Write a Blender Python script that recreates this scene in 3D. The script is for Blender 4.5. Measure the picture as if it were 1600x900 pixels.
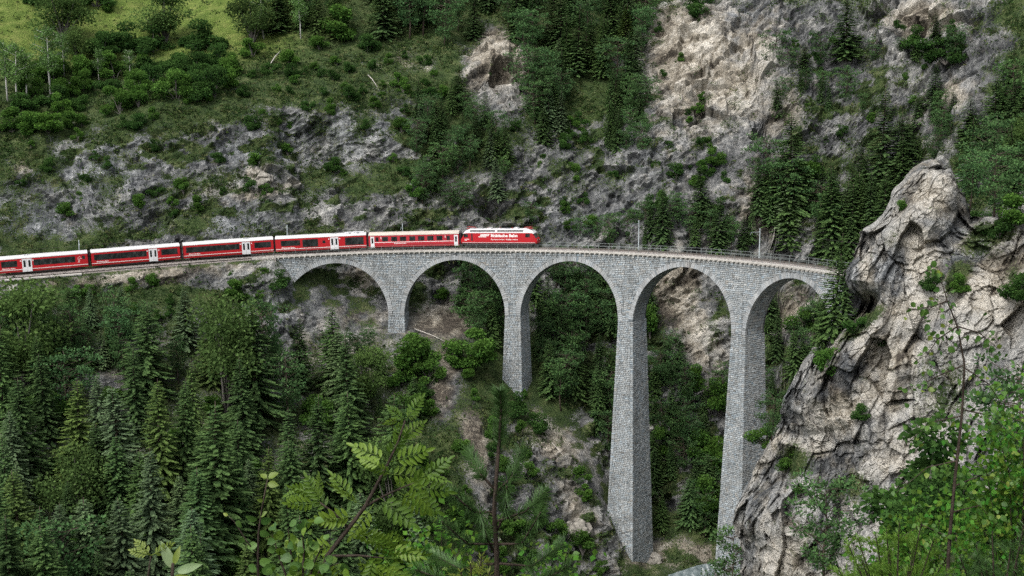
import bpy, bmesh, math, random
import numpy as np
from mathutils import Vector, Matrix
for o in list(bpy.data.objects):
    bpy.data.objects.remove(o)
SC = bpy.context.scene
COL = SC.collection
# ------------------------------------------------------------------ camera
FPX, CAMH, PIT = 2020.0, 35.0, 0.1577          # focal length in pixels of a 1600 px wide frame, height above the deck, pitch down
cam_d = bpy.data.cameras.new('camera')
cam_d.sensor_width = 36.0
cam_d.lens = 36.0 * FPX / 1600.0
cam_d.clip_start, cam_d.clip_end = 0.1, 3000.0
cam = bpy.data.objects.new('camera', cam_d)
COL.objects.link(cam)
cam.location = (0, 0, CAMH)
cam.rotation_euler = (math.pi / 2 - PIT, 0, 0)
SC.camera = cam
# ------------------------------------------------------------------ sky, sun, exposure (overcast day)
SUN_EL, SUN_AZ = math.radians(52), math.radians(215)      # azimuth clockwise from +Y (away from the camera): behind the camera, to the left
w = bpy.data.worlds.new('World')
SC.world = w
w.use_nodes = True
nt = w.node_tree
bgn = nt.nodes['Background']
sky = nt.nodes.new('ShaderNodeTexSky')
sky.sky_type = 'NISHITA'
sky.sun_disc = False
sky.sun_elevation = SUN_EL
sky.sun_rotation = SUN_AZ
sky.air_density = 1.0
sky.dust_density = 4.0
sky.ozone_density = 1.0
hsv = nt.nodes.new('ShaderNodeHueSaturation')                # cloud cover: the blue is mostly gone
hsv.inputs['Saturation'].default_value = 0.35
nt.links.new(sky.outputs['Color'], hsv.inputs['Color'])
nt.links.new(hsv.outputs['Color'], bgn.inputs['Color'])
bgn.inputs['Strength'].default_value = 0.15
sun_d = bpy.data.lights.new('sun', 'SUN')
sun_d.energy = 1.2
sun_d.angle = math.radians(25)
sun_d.color = (1.0, 0.985, 0.95)
sun = bpy.data.objects.new('sun', sun_d)
COL.objects.link(sun)
sv = Vector((math.sin(SUN_AZ) * math.cos(SUN_EL), math.cos(SUN_AZ) * math.cos(SUN_EL), math.sin(SUN_EL)))
sun.rotation_euler = sv.to_track_quat('Z', 'Y').to_euler()
SC.view_settings.view_transform = 'Standard'
SC.view_settings.look = 'None'
SC.view_settings.exposure = 0.78
SC.view_settings.gamma = 1.0
SC.cycles.max_bounces = 4
SC.cycles.diffuse_bounces = 2
SC.cycles.glossy_bounces = 2
SC.cycles.transmission_bounces = 2
SC.cycles.transparent_max_bounces = 4
SC.cycles.use_denoising = False                              # fine foliage and stone keep their grain
SC.cycles.use_adaptive_sampling = True
SC.cycles.adaptive_threshold = 0.02
# ------------------------------------------------------------------ helpers
rng = np.random.default_rng(7)
CP, SP = math.cos(PIT), math.sin(PIT)
def W(px, py, Y):
    """world point seen at pixel (px, py) of the 1600x900 photograph, at depth Y"""
    u, v = (px - 800) / FPX, (450 - py) / FPX
    t = Y / (CP + v * SP)
    return np.array([u * t, Y, CAMH + t * (-SP + v * CP)])
def P2(x, y, z):
    d = y * CP - (z - CAMH) * SP
    return 800 + FPX * x / d, 450 - FPX * (y * SP + (z - CAMH) * CP) / d
def _h(ix, iy, iz, s):
    n = ix * np.uint32(374761393) + iy * np.uint32(668265263) + iz * np.uint32(2147483647) + np.uint32((s * 1274126177) & 0xffffffff)
    n = (n ^ (n >> np.uint32(13))) * np.uint32(1274126177)
    n = (n ^ (n >> np.uint32(16))) * np.uint32(2246822519)
    return ((n ^ (n >> np.uint32(15))) & np.uint32(0xffff)).astype(np.float32) / np.float32(32767.5) - np.float32(1)
def _cell(v):
    f = np.floor(v)
    return f, f.astype(np.int64).astype(np.uint32)
def vnoise(x, y, z, s=0):
    x, y, z = np.broadcast_arrays(np.asarray(x, np.float32), np.asarray(y, np.float32), np.asarray(z, np.float32))
    (fx, ix), (fy, iy), (fz, iz) = _cell(x), _cell(y), _cell(z)
    a, b, c = x - fx, y - fy, z - fz
    a, b, c = a*a*(3-2*a), b*b*(3-2*b), c*c*(3-2*c)
    one = np.uint32(1)
    def L(p, q, t): return p + (q - p) * t
    r = []
    for k in (0, 1):
        zz = iz + np.uint32(k)
        r.append(L(L(_h(ix, iy, zz, s), _h(ix+one, iy, zz, s), a), L(_h(ix, iy+one, zz, s), _h(ix+one, iy+one, zz, s), a), b))
    return L(r[0], r[1], c)
def fbm(x, y, z, s=0, oct=4, gain=0.5, ridged=False):
    x, y, z = np.asarray(x, np.float32), np.asarray(y, np.float32), np.asarray(z, np.float32)
    t, a, n = 0.0, 1.0, 0.0
    f = 1.0
    for k in range(oct):
        v = vnoise(x * f + k * 17.3, y * f + k * 5.1, z * f - k * 9.7, s + k)
        if ridged: v = 1 - 2 * np.abs(v)
        t = t + a * v; n += a; a *= gain; f *= 2.03
    return t / n
def facets(x, y, z, s=0, tilt=.45):
    """broken rock: each cell of a jittered lattice is a plane with its own offset and tilt; also the distance to the cell border"""
    x, y, z = [np.asarray(v, np.float32) for v in (x, y, z)]
    (fx, ix), (fy, iy), (fz, iz) = _cell(x - .5), _cell(y - .5), _cell(z - .5)
    best = np.full(x.shape, 9.0, np.float32); sec = best.copy(); out = np.zeros_like(best); idv = np.zeros_like(best)
    for dx in (0, 1):
        for dy in (0, 1):
            for dz in (0, 1):
                cx, cy, cz = ix + np.uint32(dx), iy + np.uint32(dy), iz + np.uint32(dz)
                px = x - (fx + dx + .5 + .42 * _h(cx, cy, cz, s)); py = y - (fy + dy + .5 + .42 * _h(cx, cy, cz, s+1)); pz = z - (fz + dz + .5 + .42 * _h(cx, cy, cz, s+2))
                d = px*px + py*py + pz*pz
                v = _h(cx, cy, cz, s+3)
                val = v * .55 + tilt * (px * _h(cx, cy, cz, s+4) + py * _h(cx, cy, cz, s+5) + pz * _h(cx, cy, cz, s+6)) * 2
                m = d < best
                sec = np.where(m, best, np.minimum(sec, d)); out = np.where(m, val, out); idv = np.where(m, v, idv); best = np.where(m, d, best)
    return out, np.sqrt(sec) - np.sqrt(best), idv
def sstep(a, b, x):
    t = np.clip((x - a) / (b - a), 0, 1)
    return t * t * (3 - 2 * t)
def tag(o, label=None, cat=None, group=None, kind=None):
    if label: o['label'] = label
    if cat: o['category'] = cat
    if group: o['group'] = group
    if kind: o['kind'] = kind
    return o
def mesh_np(name, V, F, mats=None, fm=None, smooth=False, attrs=None):
    """V (n,3), F (m,3|4) int array"""
    me = bpy.data.meshes.new(name)
    V = np.asarray(V, np.float32); F = np.asarray(F, np.int32)
    k = F.shape[1]
    me.vertices.add(len(V)); me.vertices.foreach_set('co', V.ravel())
    me.loops.add(F.size); me.loops.foreach_set('vertex_index', F.ravel())
    me.polygons.add(len(F))
    me.polygons.foreach_set('loop_start', np.arange(0, F.size, k, dtype=np.int32))
    if fm is not None: me.polygons.foreach_set('material_index', np.asarray(fm, np.int32))
    me.polygons.foreach_set('use_smooth', np.full(len(F), smooth))
    for an, (dom, arr) in (attrs or {}).items():
        arr = np.asarray(arr, np.float32)
        if arr.ndim == 1:
            a = me.attributes.new(an, 'FLOAT', dom); a.data.foreach_set('value', arr)
        else:
            if arr.shape[1] == 3: arr = np.hstack([arr, np.ones((len(arr), 1), np.float32)])
            a = me.attributes.new(an, 'FLOAT_COLOR', dom); a.data.foreach_set('color', arr.ravel())
    for m in (mats or []): me.materials.append(m)
    me.update(calc_edges=True)
    return me
def link(name, me, parent=None, loc=None, rot=None, scale=None):
    o = bpy.data.objects.new(name, me)
    COL.objects.link(o)
    if parent is not None: o.parent = parent
    if loc is not None: o.location = loc
    if rot is not None: o.rotation_euler = rot
    if scale is not None: o.scale = scale
    return o
def empty(name, loc=(0, 0, 0), rz=0.0):
    o = link(name, None, loc=loc, rot=(0, 0, rz))
    o.empty_display_size = 0.3
    return o
class MB:
    """collects boxes, tubes and polygons for one mesh"""
    def __init__(s): s.v = []; s.f = []; s.c = []
    def add(s, V, F, c=None):
        b = len(s.v); s.v += [tuple(map(float, p)) for p in V]
        s.f += [tuple(i + b for i in q) for q in F]
        if c is not None: s.c += [c] * len(F)
        return s
    def box(s, x0, x1, y0, y1, z0, z1, c=None):
        return s.add([(x0,y0,z0),(x1,y0,z0),(x1,y1,z0),(x0,y1,z0),(x0,y0,z1),(x1,y0,z1),(x1,y1,z1),(x0,y1,z1)],
                     [(0,3,2,1),(4,5,6,7),(0,1,5,4),(1,2,6,5),(2,3,7,6),(3,0,4,7)], c)
    def hexa(s, A, B, c=None):
        """A, B two quads (4 points each) joined"""
        return s.add(list(A) + list(B), [(3,2,1,0),(4,5,6,7),(0,1,5,4),(1,2,6,5),(2,3,7,6),(3,0,4,7)], c)
    def tube(s, pts, rad, n=6, c=None, cap=True):
        pts = [np.array(p, float) for p in pts]
        if np.isscalar(rad): rad = [rad] * len(pts)
        rings = []
        up = np.array([0.13, 0.27, 0.95])
        for i, p in enumerate(pts):
            d = pts[min(i+1, len(pts)-1)] - pts[max(i-1, 0)]
            d = d / (np.linalg.norm(d) + 1e-9)
            a = np.cross(d, up)
            if np.linalg.norm(a) < .1: a = np.cross(d, np.array([1., 0, 0]))
            a /= np.linalg.norm(a); b = np.cross(d, a)
            rings.append([p + rad[i] * (a * math.cos(2*math.pi*k/n) + b * math.sin(2*math.pi*k/n)) for k in range(n)])
        V = [q for r in rings for q in r]; F = []
        for i in range(len(pts) - 1):
            for k in range(n):
                F.append((i*n+k, i*n+(k+1) % n, (i+1)*n+(k+1) % n, (i+1)*n+k))
        if cap:
            F.append(tuple(range(n-1, -1, -1))); F.append(tuple((len(pts)-1)*n + k for k in range(n)))
        return s.add(V, F, c)
    def prism(s, prof, x0, x1, c=None):
        """profile of (y, z) points extruded along x"""
        n = len(prof)
        V = [(x0, y, z) for y, z in prof] + [(x1, y, z) for y, z in prof]
        F = [(i, (i+1) % n, (i+1) % n + n, i + n) for i in range(n)] + [tuple(range(n-1, -1, -1)), tuple(range(n, 2*n))]
        return s.add(V, F, c)
    def mesh(s, name, mat, smooth=False, attr=None):
        me = bpy.data.meshes.new(name)
        me.from_pydata(s.v, [], s.f)
        if s.c:
            a = me.attributes.new('col', 'FLOAT_COLOR', 'FACE')
            a.data.foreach_set('color', np.array([list(q)[:3] + [1.0] for q in s.c], np.float32).ravel())
        for m in (mat if isinstance(mat, (list, tuple)) else [mat]): me.materials.append(m)
        if smooth: me.polygons.foreach_set('use_smooth', np.full(len(me.polygons), True))
        me.update()
        return me
    def build(s, name, mat, parent=None, loc=None, rot=None, smooth=False):
        return link(name, s.mesh(name, mat, smooth), parent, loc, rot)
def bevel(o, wd=0.02, seg=1):
    bm = bmesh.new(); bm.from_mesh(o.data)
    bmesh.ops.bevel(bm, geom=[e for e in bm.edges if e.calc_face_angle(0) > .4], offset=wd, segments=seg, affect='EDGES', clamp_overlap=True)
    bm.to_mesh(o.data); bm.free()
    return o
# ------------------------------------------------------------------ materials
class NT:
    def __init__(s, name):
        s.m = bpy.data.materials.new(name); s.m.use_nodes = True
        s.t = s.m.node_tree; s.b = s.t.nodes['Principled BSDF']
        s.out = s.t.nodes['Material Output']
    def n(s, typ, inp=None, **kw):
        nd = s.t.nodes.new('ShaderNode' + typ)
        for k, v in kw.items(): setattr(nd, k, v)
        for k, v in (inp or {}).items():
            if isinstance(v, bpy.types.NodeSocket): s.t.links.new(v, nd.inputs[k])
            else: nd.inputs[k].default_value = v
        return nd
    def l(s, a, b): s.t.links.new(a, b)
    def noise(s, scale, detail=4, rough=.55, vec=None, dist=0.0):
        i = {'Scale': scale, 'Detail': detail, 'Roughness': rough, 'Distortion': dist}
        if vec is not None: i['Vector'] = vec
        return s.n('TexNoise', i).outputs[0]
    def ramp(s, fac, stops, interp='LINEAR'):
        r = s.n('ValToRGB', {'Fac': fac}); r.color_ramp.interpolation = interp
        e = r.color_ramp.elements
        while len(e) < len(stops): e.new(0.5)
        for k, (p, c) in enumerate(stops):
            e[k].position = p
            e[k].color = (c, c, c, 1) if np.isscalar(c) else (*c, 1)
        return r.outputs[0]
    def mix(s, fac, a, b, mode='MIX'):
        nd = s.n('Mix', data_type='RGBA', blend_type=mode)
        for k, v in ((0, fac), (6, a), (7, b)):
            if isinstance(v, bpy.types.NodeSocket): s.l(v, nd.inputs[k])
            elif k == 0: nd.inputs[0].default_value = v
            else: nd.inputs[k].default_value = (*v, 1) if len(v) == 3 else v
        return nd.outputs[2]
    def math(s, op, a, b=0.0, clamp=False):
        nd = s.n('Math', operation=op, use_clamp=clamp)
        for k, v in ((0, a), (1, b)):
            if isinstance(v, bpy.types.NodeSocket): s.l(v, nd.inputs[k])
            else: nd.inputs[k].default_value = v
        return nd.outputs[0]
    def attr(s, name): return s.n('Attribute', attribute_name=name)
    def pos(s): return s.n('NewGeometry').outputs['Position']
    def obj(s): return s.n('TexCoord').outputs['Object']
    def scale(s, vec, x, y, z, rot=(0, 0, 0)):
        return s.n('Mapping', {'Vector': vec, 'Scale': (x, y, z), 'Rotation': rot}).outputs[0]
    def bump(s, h, strength=.5, dist=.1):
        b = s.n('Bump', {'Height': h, 'Strength': strength, 'Distance': dist})
        s.l(b.outputs[0], s.b.inputs['Normal'])
        return s
    def fin(s, col=None, rough=.8, spec=.3, metal=0.0):
        if col is not None:
            if isinstance(col, bpy.types.NodeSocket): s.l(col, s.b.inputs['Base Color'])
            else: s.b.inputs['Base Color'].default_value = (*col, 1)
        if isinstance(rough, bpy.types.NodeSocket): s.l(rough, s.b.inputs['Roughness'])
        else: s.b.inputs['Roughness'].default_value = rough
        s.b.inputs['Specular IOR Level'].default_value = spec
        s.b.inputs['Metallic'].default_value = metal
        return s.m
def plain(name, col, rough=.7, spec=.3, metal=0.0, var=.12, scale=3.0):
    """a paint or metal with faint uneven wear"""
    t = NT(name)
    n = t.noise(scale, 5, .6, t.obj())
    c = t.mix(t.ramp(n, [(.3, 0.0), (.7, 1.0)]), tuple(v * (1 - var) for v in col), tuple(min(1, v * (1 + var)) for v in col))
    return t.fin(c, rough, spec, metal)
# ------------------------------------------------------------------ the line of the railway: an arc of radius 95 m, straight further to the west
ACX, ACY, AR, GRAD = -31.1, 177.7, 95.0, 0.0354
S_STR = -0.37 * AR
def trk(s):
    """centre line point at rail level and heading angle (0 = to the right, positive = turning to the camera)"""
    t = max(s, S_STR) / AR
    x, y = ACX + AR * math.sin(t), ACY + AR * math.cos(t)
    if s < S_STR:
        x += (s - S_STR) * math.cos(t); y -= (s - S_STR) * math.sin(t)
    return np.array([x, y, GRAD * s]), t
def Q(s, q, z):
    """point at chainage s, q metres towards the camera from the centre line, z above rail level at that chainage"""
    c, t = trk(s)
    return np.array([c[0] - q * math.sin(t), c[1] - q * math.cos(t), c[2] + z])
def s_at(px, q=0.0, z=0.0):
    lo, hi = -100.0, 125.0
    for _ in range(50):
        m = (lo + hi) / 2
        if P2(*Q(m, q, z))[0] < px: lo = m
        else: hi = m
    return lo
# ------------------------------------------------------------------ terrain: one mountainside, gorge and near slope as a height field
CTRL = []
def col(px, *pts):
    for py, Y in pts: CTRL.append(W(px, py, Y))
col(-260, (0,330),(100,308),(200,272),(300,262),(390,252),(470,242),(600,222),(700,208),(800,193),(900,178),(1100,150))
col(60, (-60,372),(0,348),(60,330),(120,312),(190,292),(230,277),(300,269),(380,264),(450,250),(520,242),(600,232),(700,218),(800,204),(900,190),(1080,165))
col(250, (-60,385),(0,362),(60,340),(130,316),(175,292),(250,281),(330,274),(375,271),(440,258),(520,249),(600,239),(700,225),(800,211),(900,197),(1080,172))
col(430, (-40,372),(0,358),(100,326),(150,303),(230,291),(300,284),(350,279),(425,269),(500,263),(560,253),(620,244),(700,232),(800,217),(900,203),(1080,180))
col(540, (-40,368),(20,348),(120,318),(160,303),(220,296),(300,288),(360,283),(418,280),(460,275),(520,268),(580,258),(650,247),(750,232),(900,212),(1080,190))
col(650, (-40,365),(20,347),(100,325),(200,305),(300,293),(370,287),(430,284),(480,279),(512,272),(560,262),(620,253),(700,241),(800,228),(900,216),(1080,196))
col(720, (430,286),(480,280),(520,271),(580,260),(640,251),(700,242),(800,230),(900,219))
col(800, (-40,362),(20,346),(100,327),(200,309),(300,297),(380,291),(470,284),(540,274),(590,267),(625,262),(680,252),(760,242),(840,233),(900,227),(1080,208))
col(870, (430,293),(500,286),(570,277),(640,265),(700,256),(780,247),(850,241),(900,237),(1050,222))
col(930, (430,295),(500,289),(570,281),(640,272),(700,264),(760,256),(820,249),(880,245),(1000,236))
col(1000, (-40,360),(20,346),(100,330),(200,313),(300,303),(380,296),(450,291),(560,283),(650,276),(750,269),(830,262),(870,257))
col(1070, (430,294),(500,288),(600,280),(700,273),(800,265),(850,259))
col(1160, (-40,352),(0,340),(100,326),(200,312),(300,303),(390,296),(460,291),(600,281),(700,273),(800,264))
col(1240, (-40,345),(0,334),(100,322),(200,311),(300,303),(400,296),(470,289),(560,281),(650,272))
col(1350, (-40,338),(0,328),(100,318),(200,308),(300,300),(400,290))
col(1450, (-40,325),(0,317),(100,308),(200,298),(280,288))
col(1560, (-40,308),(0,302),(100,288),(200,268),(300,246))
col(1720, (-40,290),(0,282),(100,262),(200,238),(300,212))
CTRL += [np.array(p, float) for p in [
    (34,251,-62.6),(33,238,-63),(31,222,-63.5),(24,200,-64),(6,182,-64.5),(-30,160,-65),(-80,140,-66),(-140,115,-67),
    (44,235,-58),(46,215,-50),(60,225,-28),(75,215,0),(58,190,-45),(45,190,-56),(62,160,-36),(90,190,0),(100,160,-4),(80,130,-20),(120,190,20),
    (0,0,33.2),(0,14,26.5),(0,35,12),(0,70,-10),(0,110,-34),(0,150,-56),(-40,0,30),(-40,60,-12),(-60,110,-45),(40,0,36),(40,40,14),(40,90,-18),(30,140,-44),
    (90,60,30),(90,100,2),(-110,0,10),(-110,60,-25),(0,-30,50),(80,-30,66),(-80,-30,35),(150,60,55),(150,120,40),(160,190,50),(-190,100,-62),(-190,30,-30),
    (-190,200,-40),(-200,250,5),(-200,300,38),(-200,370,62),(-100,430,75),(0,430,92),(100,430,110),(200,380,110),(200,300,85),(0,395,78),(100,390,92)]]
for a in [(1425,800,58),(1400,900,52),(1470,860,50),(1350,945,56),(1580,760,42),(1640,780,38),(1540,900,40),(1288,908,62),(1275,930,92),(1500,1000,30),(1700,900,25)]: CTRL.append(W(*a))   # spur on the near side, right
CTRL = np.array(CTRL)
def tps_fit(XY, z, lam=0.0):
    n = len(XY)
    d = np.linalg.norm(XY[:, None] - XY[None], axis=2)
    K = np.where(d > 0, d * d * np.log(d + 1e-12), 0) + lam * np.eye(n)
    Pm = np.hstack([np.ones((n, 1)), XY])
    A = np.block([[K, Pm], [Pm.T, np.zeros((3, 3))]])
    return np.linalg.solve(A, np.concatenate([z, np.zeros(3)]))
def tps_eval(XY, w_, Pq):
    out = np.empty(len(Pq))
    for i in range(0, len(Pq), 20000):
        q = Pq[i:i+20000]
        d2 = ((q[:, None] - XY[None]) ** 2).sum(2)
        K = 0.5 * d2 * np.log(d2 + 1e-12)
        out[i:i+20000] = K @ w_[:-3] + w_[-3] + q @ w_[-2:]
    return out
_sc = 100.0
TW = tps_fit(CTRL[:, :2] / _sc, CTRL[:, 2], 0.004)
GX0, GX1, GY0, GY1, GD = -215.0, 200.0, -35.0, 430.0, 1.0
gx, gy = np.arange(GX0, GX1 + .1, GD), np.arange(GY0, GY1 + .1, GD)
_g = np.stack(np.meshgrid(gx, gy, indexing='ij'), -1)
HG = tps_eval(CTRL[:, :2] / _sc, TW, _g.reshape(-1, 2) / _sc).reshape(len(gx), len(gy))
# broad shape of gullies and ribs on the slopes
_X, _Y = _g[..., 0], _g[..., 1]
_far = sstep(120, 170, _Y)
HG += _far * (2.6 * fbm(_X / 26, _Y / 60, HG / 60, 11, 3) + 1.5 * fbm(_X / 9, _Y / 14, HG / 30, 12, 3))
_rv = sstep(4.5, 10, np.hypot((_X - 34) * 1.0, np.maximum(0, np.abs(_Y - 238) - 22)))
HG = np.where(_Y > 150, np.maximum(HG, -63.0 + 0.25 * fbm(_X / 2, _Y / 2, 0, 5, 2)), HG)
_rp = np.array([(50,256),(42,252),(36,247),(33,238),(31,222),(24,200),(6,182),(-30,160),(-80,141)], float)
_rl = np.concatenate([np.linspace(_rp[k], _rp[k+1], 12) for k in range(len(_rp) - 1)])
_mr = (_Y > 138) & (_Y < 285) & (_X > -110) & (_X < 70)
_dr = np.sqrt(((_g[_mr][:, None, :] - _rl[None]) ** 2).sum(2)).min(1)
HG[_mr] = np.minimum(HG[_mr], -63.3 + np.maximum(0, _dr - 4.5) * 1.0 + 60 * sstep(9, 16, _dr) + .3 * fbm(_X[_mr] / 3, _Y[_mr] / 3, 0, 6, 2))
# bench for the railway and room under the bridge
_ss = np.linspace(-125, 125, 501)
_cl = np.array([trk(s)[0] for s in _ss])
S_AB = -17.0                                                   # the masonry begins here
m = (_Y > 190) & (_Y < 300) & (np.abs(_X) < 200)
_pp = _g[m]
_d2 = ((_pp[:, None, :] - _cl[None, :, :2]) ** 2).sum(2)
_k = _d2.argmin(1); _dd = np.sqrt(_d2[np.arange(len(_k)), _k]); _sk = _ss[_k]
_side = np.where(np.linalg.norm(_pp - np.array([ACX, ACY]), axis=1) > AR, 1, -1)        # +1 = mountain side
_side = np.where(_sk < S_STR, np.sign((_pp[:, 1] - _cl[_k, 1])), _side)
_h0 = HG[m]; _zt = _cl[_k, 2] - 0.75
_b = 1 - sstep(3.2, 5.6, _dd)
_open = sstep(S_AB - 3, S_AB + 4, _sk)
_h1 = _h0 * (1 - _b) + _zt * _b
_h1 = np.where((_side < 0) & (_dd < 14), np.minimum(_h1, _zt + np.maximum(0, 0.2 * (3 - _dd)) - 0.35 * np.maximum(0, _dd - 3.4)), _h1)
_room = np.minimum(_h0, _cl[_k, 2] - 4.0 + 0.9 * np.maximum(0, _dd - 3.0))
HG[m] = _h1 * (1 - _open) + _room * _open
def H(x, y):
    x, y = np.asarray(x, float), np.asarray(y, float)
    fx = np.clip((x - GX0) / GD, 0, len(gx) - 1.001); fy = np.clip((y - GY0) / GD, 0, len(gy) - 1.001)
    i, j = fx.astype(int), fy.astype(int); a, b = fx - i, fy - j
    return (HG[i, j] * (1-a) + HG[i+1, j] * a) * (1-b) + (HG[i, j+1] * (1-a) + HG[i+1, j+1] * a) * b
_mY = np.arange(60.0, 425.0, 0.5)
def hit(px, py):
    """where the sight line through a pixel meets the slope"""
    u, v = (px - 800) / FPX, (450 - py) / FPX
    t = _mY / (CP + v * SP)
    X, Z = u * t, CAMH + t * (-SP + v * CP)
    b = np.nonzero(Z < H(X, _mY))[0]
    if not len(b): return None
    return np.array([X[b[0]], _mY[b[0]], float(H(X[b[0]], _mY[b[0]]))])
# ---- resample: columns along X, each column spaced evenly along its own profile
NX, NY = 620, 700
xs = np.linspace(-200, 190, NX)
yf = np.arange(140.0, 428.0, 0.25)
TV = np.empty((NX, NY, 3))
for i, x in enumerate(xs):
    z = H(np.full_like(yf, x), yf)
    dl = np.hypot(np.diff(yf), np.diff(z)) * (200.0 / np.maximum(yf[1:], 200)) ** 1.0
    dl *= np.where(z[1:] < -70, .3, 1) * np.where(yf[1:] > 380, .4, 1)
    L = np.concatenate([[0], np.cumsum(dl)])
    yy = np.interp(np.linspace(0, L[-1], NY), L, yf)
    TV[i, :, 0] = x; TV[i, :, 1] = yy; TV[i, :, 2] = H(np.full_like(yy, x), yy)
def grid_normals(G):
    a = np.gradient(G, axis=0); b = np.gradient(G, axis=1)
    n = np.cross(a, b); return n / (np.linalg.norm(n, axis=2, keepdims=True) + 1e-9)
def grid_faces(nx, ny):
    i = np.arange((nx - 1) * (ny - 1)); a = (i // (ny - 1)) * ny + i % (ny - 1)
    return np.stack([a, a + ny, a + ny + 1, a + 1], 1)
TN = grid_normals(TV)
steep = 1 - TN[..., 2]                                         # 0 flat .. 1 vertical
X, Y, Z = TV[..., 0], TV[..., 1], TV[..., 2]
# distance from the railway: keep the bench smooth
flat = TV.reshape(-1, 3)
_near = np.full(len(flat), 99.0)
_mm = (flat[:, 1] > 190) & (flat[:, 1] < 300)
_c2 = _cl[::4]
for i in range(0, _mm.sum(), 20000):
    idx = np.nonzero(_mm)[0][i:i+20000]
    dd = np.sqrt(((flat[idx, None, :2] - _c2[None, :, :2]) ** 2).sum(2)); _near[idx] = dd.min(1)
NEAR = _near.reshape(NX, NY)
calm = sstep(3.0, 7.0, NEAR)
TPX, TPY = P2(X, Y, Z)
# how rocky: steep ground, the walls seen behind the train and on the right
cl1 = fbm(X / 14, Y / 14, Z / 14, 31, 4)
def blob(px, py, rx, ry, rot=0.0):
    c, s_ = math.cos(math.radians(rot)), math.sin(math.radians(rot))
    dx, dy = TPX - px, TPY - py
    return np.exp(-(((dx * c + dy * s_) / rx) ** 2 + ((-dx * s_ + dy * c) / ry) ** 2))
rock = sstep(.22, .48, steep + .22 * cl1)
ROCKB = [(120,250,110,45,-8,1),(330,240,170,45,-8,1),(200,330,210,35,-6,.9),(480,220,120,60,0,.9),(560,330,140,35,0,.9),(420,340,120,30,0,1),(620,170,60,40,0,.6),
         (780,120,55,70,0,1),(870,230,80,60,0,.6),(900,300,90,60,0,1),(1010,250,80,70,0,.9),(1060,130,90,110,0,1),(1130,60,60,90,0,1),(1200,60,60,80,0,1),(1130,190,80,60,0,.9),
         (1270,40,70,50,0,.8),(1420,60,60,60,0,1),(1500,120,60,90,0,.9),(1420,180,90,60,0,.7),(1090,300,60,60,30,.9),(1200,330,60,60,0,.5),(1300,160,60,60,0,.5),
         (430,480,70,70,0,1),(540,470,80,70,0,1.2),(350,530,60,40,0,.6),(160,620,60,40,0,.7),(700,440,50,40,0,.8),(1090,480,60,60,30,1),(1110,560,40,80,0,.8),(930,690,50,60,40,.9),
         (960,800,50,70,30,.6),(1060,770,50,30,0,.9),(910,850,40,50,0,.7)]
for a in ROCKB: rock = np.maximum(rock, np.clip(1.5 * a[5] * blob(*a[:5]) + .25 * cl1 * blob(*a[:5]), 0, 1))
GREENB = [(330,130,160,40,-10,.5),(40,250,60,60,0,1),(60,330,40,30,0,.4),(260,180,200,28,-14,.8),(560,150,120,28,5,.8),(700,260,70,90,20,.7),(300,290,80,22,-10,.7),(480,290,120,18,-10,.6),(860,180,60,50,50,.6),(380,330,60,14,0,.5),(1240,240,50,50,0,.5),(120,390,30,20,0,.3),
          (100,460,130,18,0,.6),(250,450,100,16,0,.5),(640,640,120,60,0,.8),(760,620,60,60,0,.5),(860,760,40,90,-40,.5)]
veg = np.clip(1.1 - .85 * rock + .6 * fbm(X / 5, Y / 5, Z / 5, 41, 4), 0, 1)
for a in GREENB: veg = np.maximum(veg, np.clip(a[5] * blob(*a[:5]) * (1.0 + .9 * fbm(X / 4, Y / 4, Z / 4, 43, 3)), 0, 1))
# small tufted ledges in the walls
led = sstep(-.08, .22, fbm(X / 3.4, Y / 3.4, Z / 1.9, 47, 4)) * sstep(-.35, .1, fbm(X / 22, Y / 22, Z / 22, 48, 3))
veg = np.maximum(veg, .85 * led * sstep(1.15, .6, steep))
# pale warm scree and freshly broken rock
TANB = [(1075,868,80,26,0,1.3),(1000,880,40,20,0,1),(780,95,50,60,0,1),(1080,110,70,100,10,1),(1130,140,90,50,0,.9),(1060,60,60,80,0,.9),(1180,90,60,80,0,.6),(700,500,60,30,0,1.2),(690,590,26,70,10,1),(740,690,22,80,-10,.9),(1050,450,40,50,0,1.1),(1090,540,40,90,-25,.7),(1440,30,60,30,0,.8),(1490,150,30,25,0,.9),(1460,190,60,30,0,.4),
        (1240,490,40,40,0,.9),(1200,310,50,60,20,.8),(400,275,16,10,0,1.2),(420,300,60,12,-10,.7),(330,300,60,14,0,.4),(570,430,30,25,0,1),(220,430,180,14,-6,.8),(640,90,50,25,0,.7),(590,110,40,20,0,.5),(860,680,30,70,-40,.7),(900,800,22,60,-30,.7),(950,370,30,30,0,.3),(1220,170,40,40,0,.7),(40,265,14,20,-40,.6)]
tan = np.zeros_like(X)
for a in TANB: tan = np.maximum(tan, np.clip(a[5] * blob(*a[:5]) * (1 + .5 * cl1), 0, 1))
veg = np.clip(veg - .75 * tan * sstep(-.5, .5, fbm(X / 3, Y / 3, Z / 3, 52, 3) + .25), 0, 1)
wallb = np.zeros_like(X)                                       # bluish, water-streaked limestone
for a in [(165,255,40,45,0,1.2),(90,260,40,40,0,1),(640,205,50,30,0,1),(545,215,50,40,0,1),(20,345,40,40,0,1.1),(370,350,70,24,0,1.2),(160,260,120,60,-8,.7),(60,350,90,40,0,1),(380,345,90,30,0,1),(420,230,120,40,-8,.8),(600,210,80,50,0,.7),(880,350,50,40,0,.7),(1000,260,50,80,30,.5),(430,470,60,50,0,.6),(1160,40,30,60,0,.6)]:
    wallb = np.maximum(wallb, np.clip(a[5] * blob(*a[:5]), 0, 1))
mead = np.clip(sstep(135, 75, TPY + .06 * np.maximum(0, TPX - 150)) * sstep(520, 380, TPX) * (TPY > -400), 0, 1)
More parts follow.
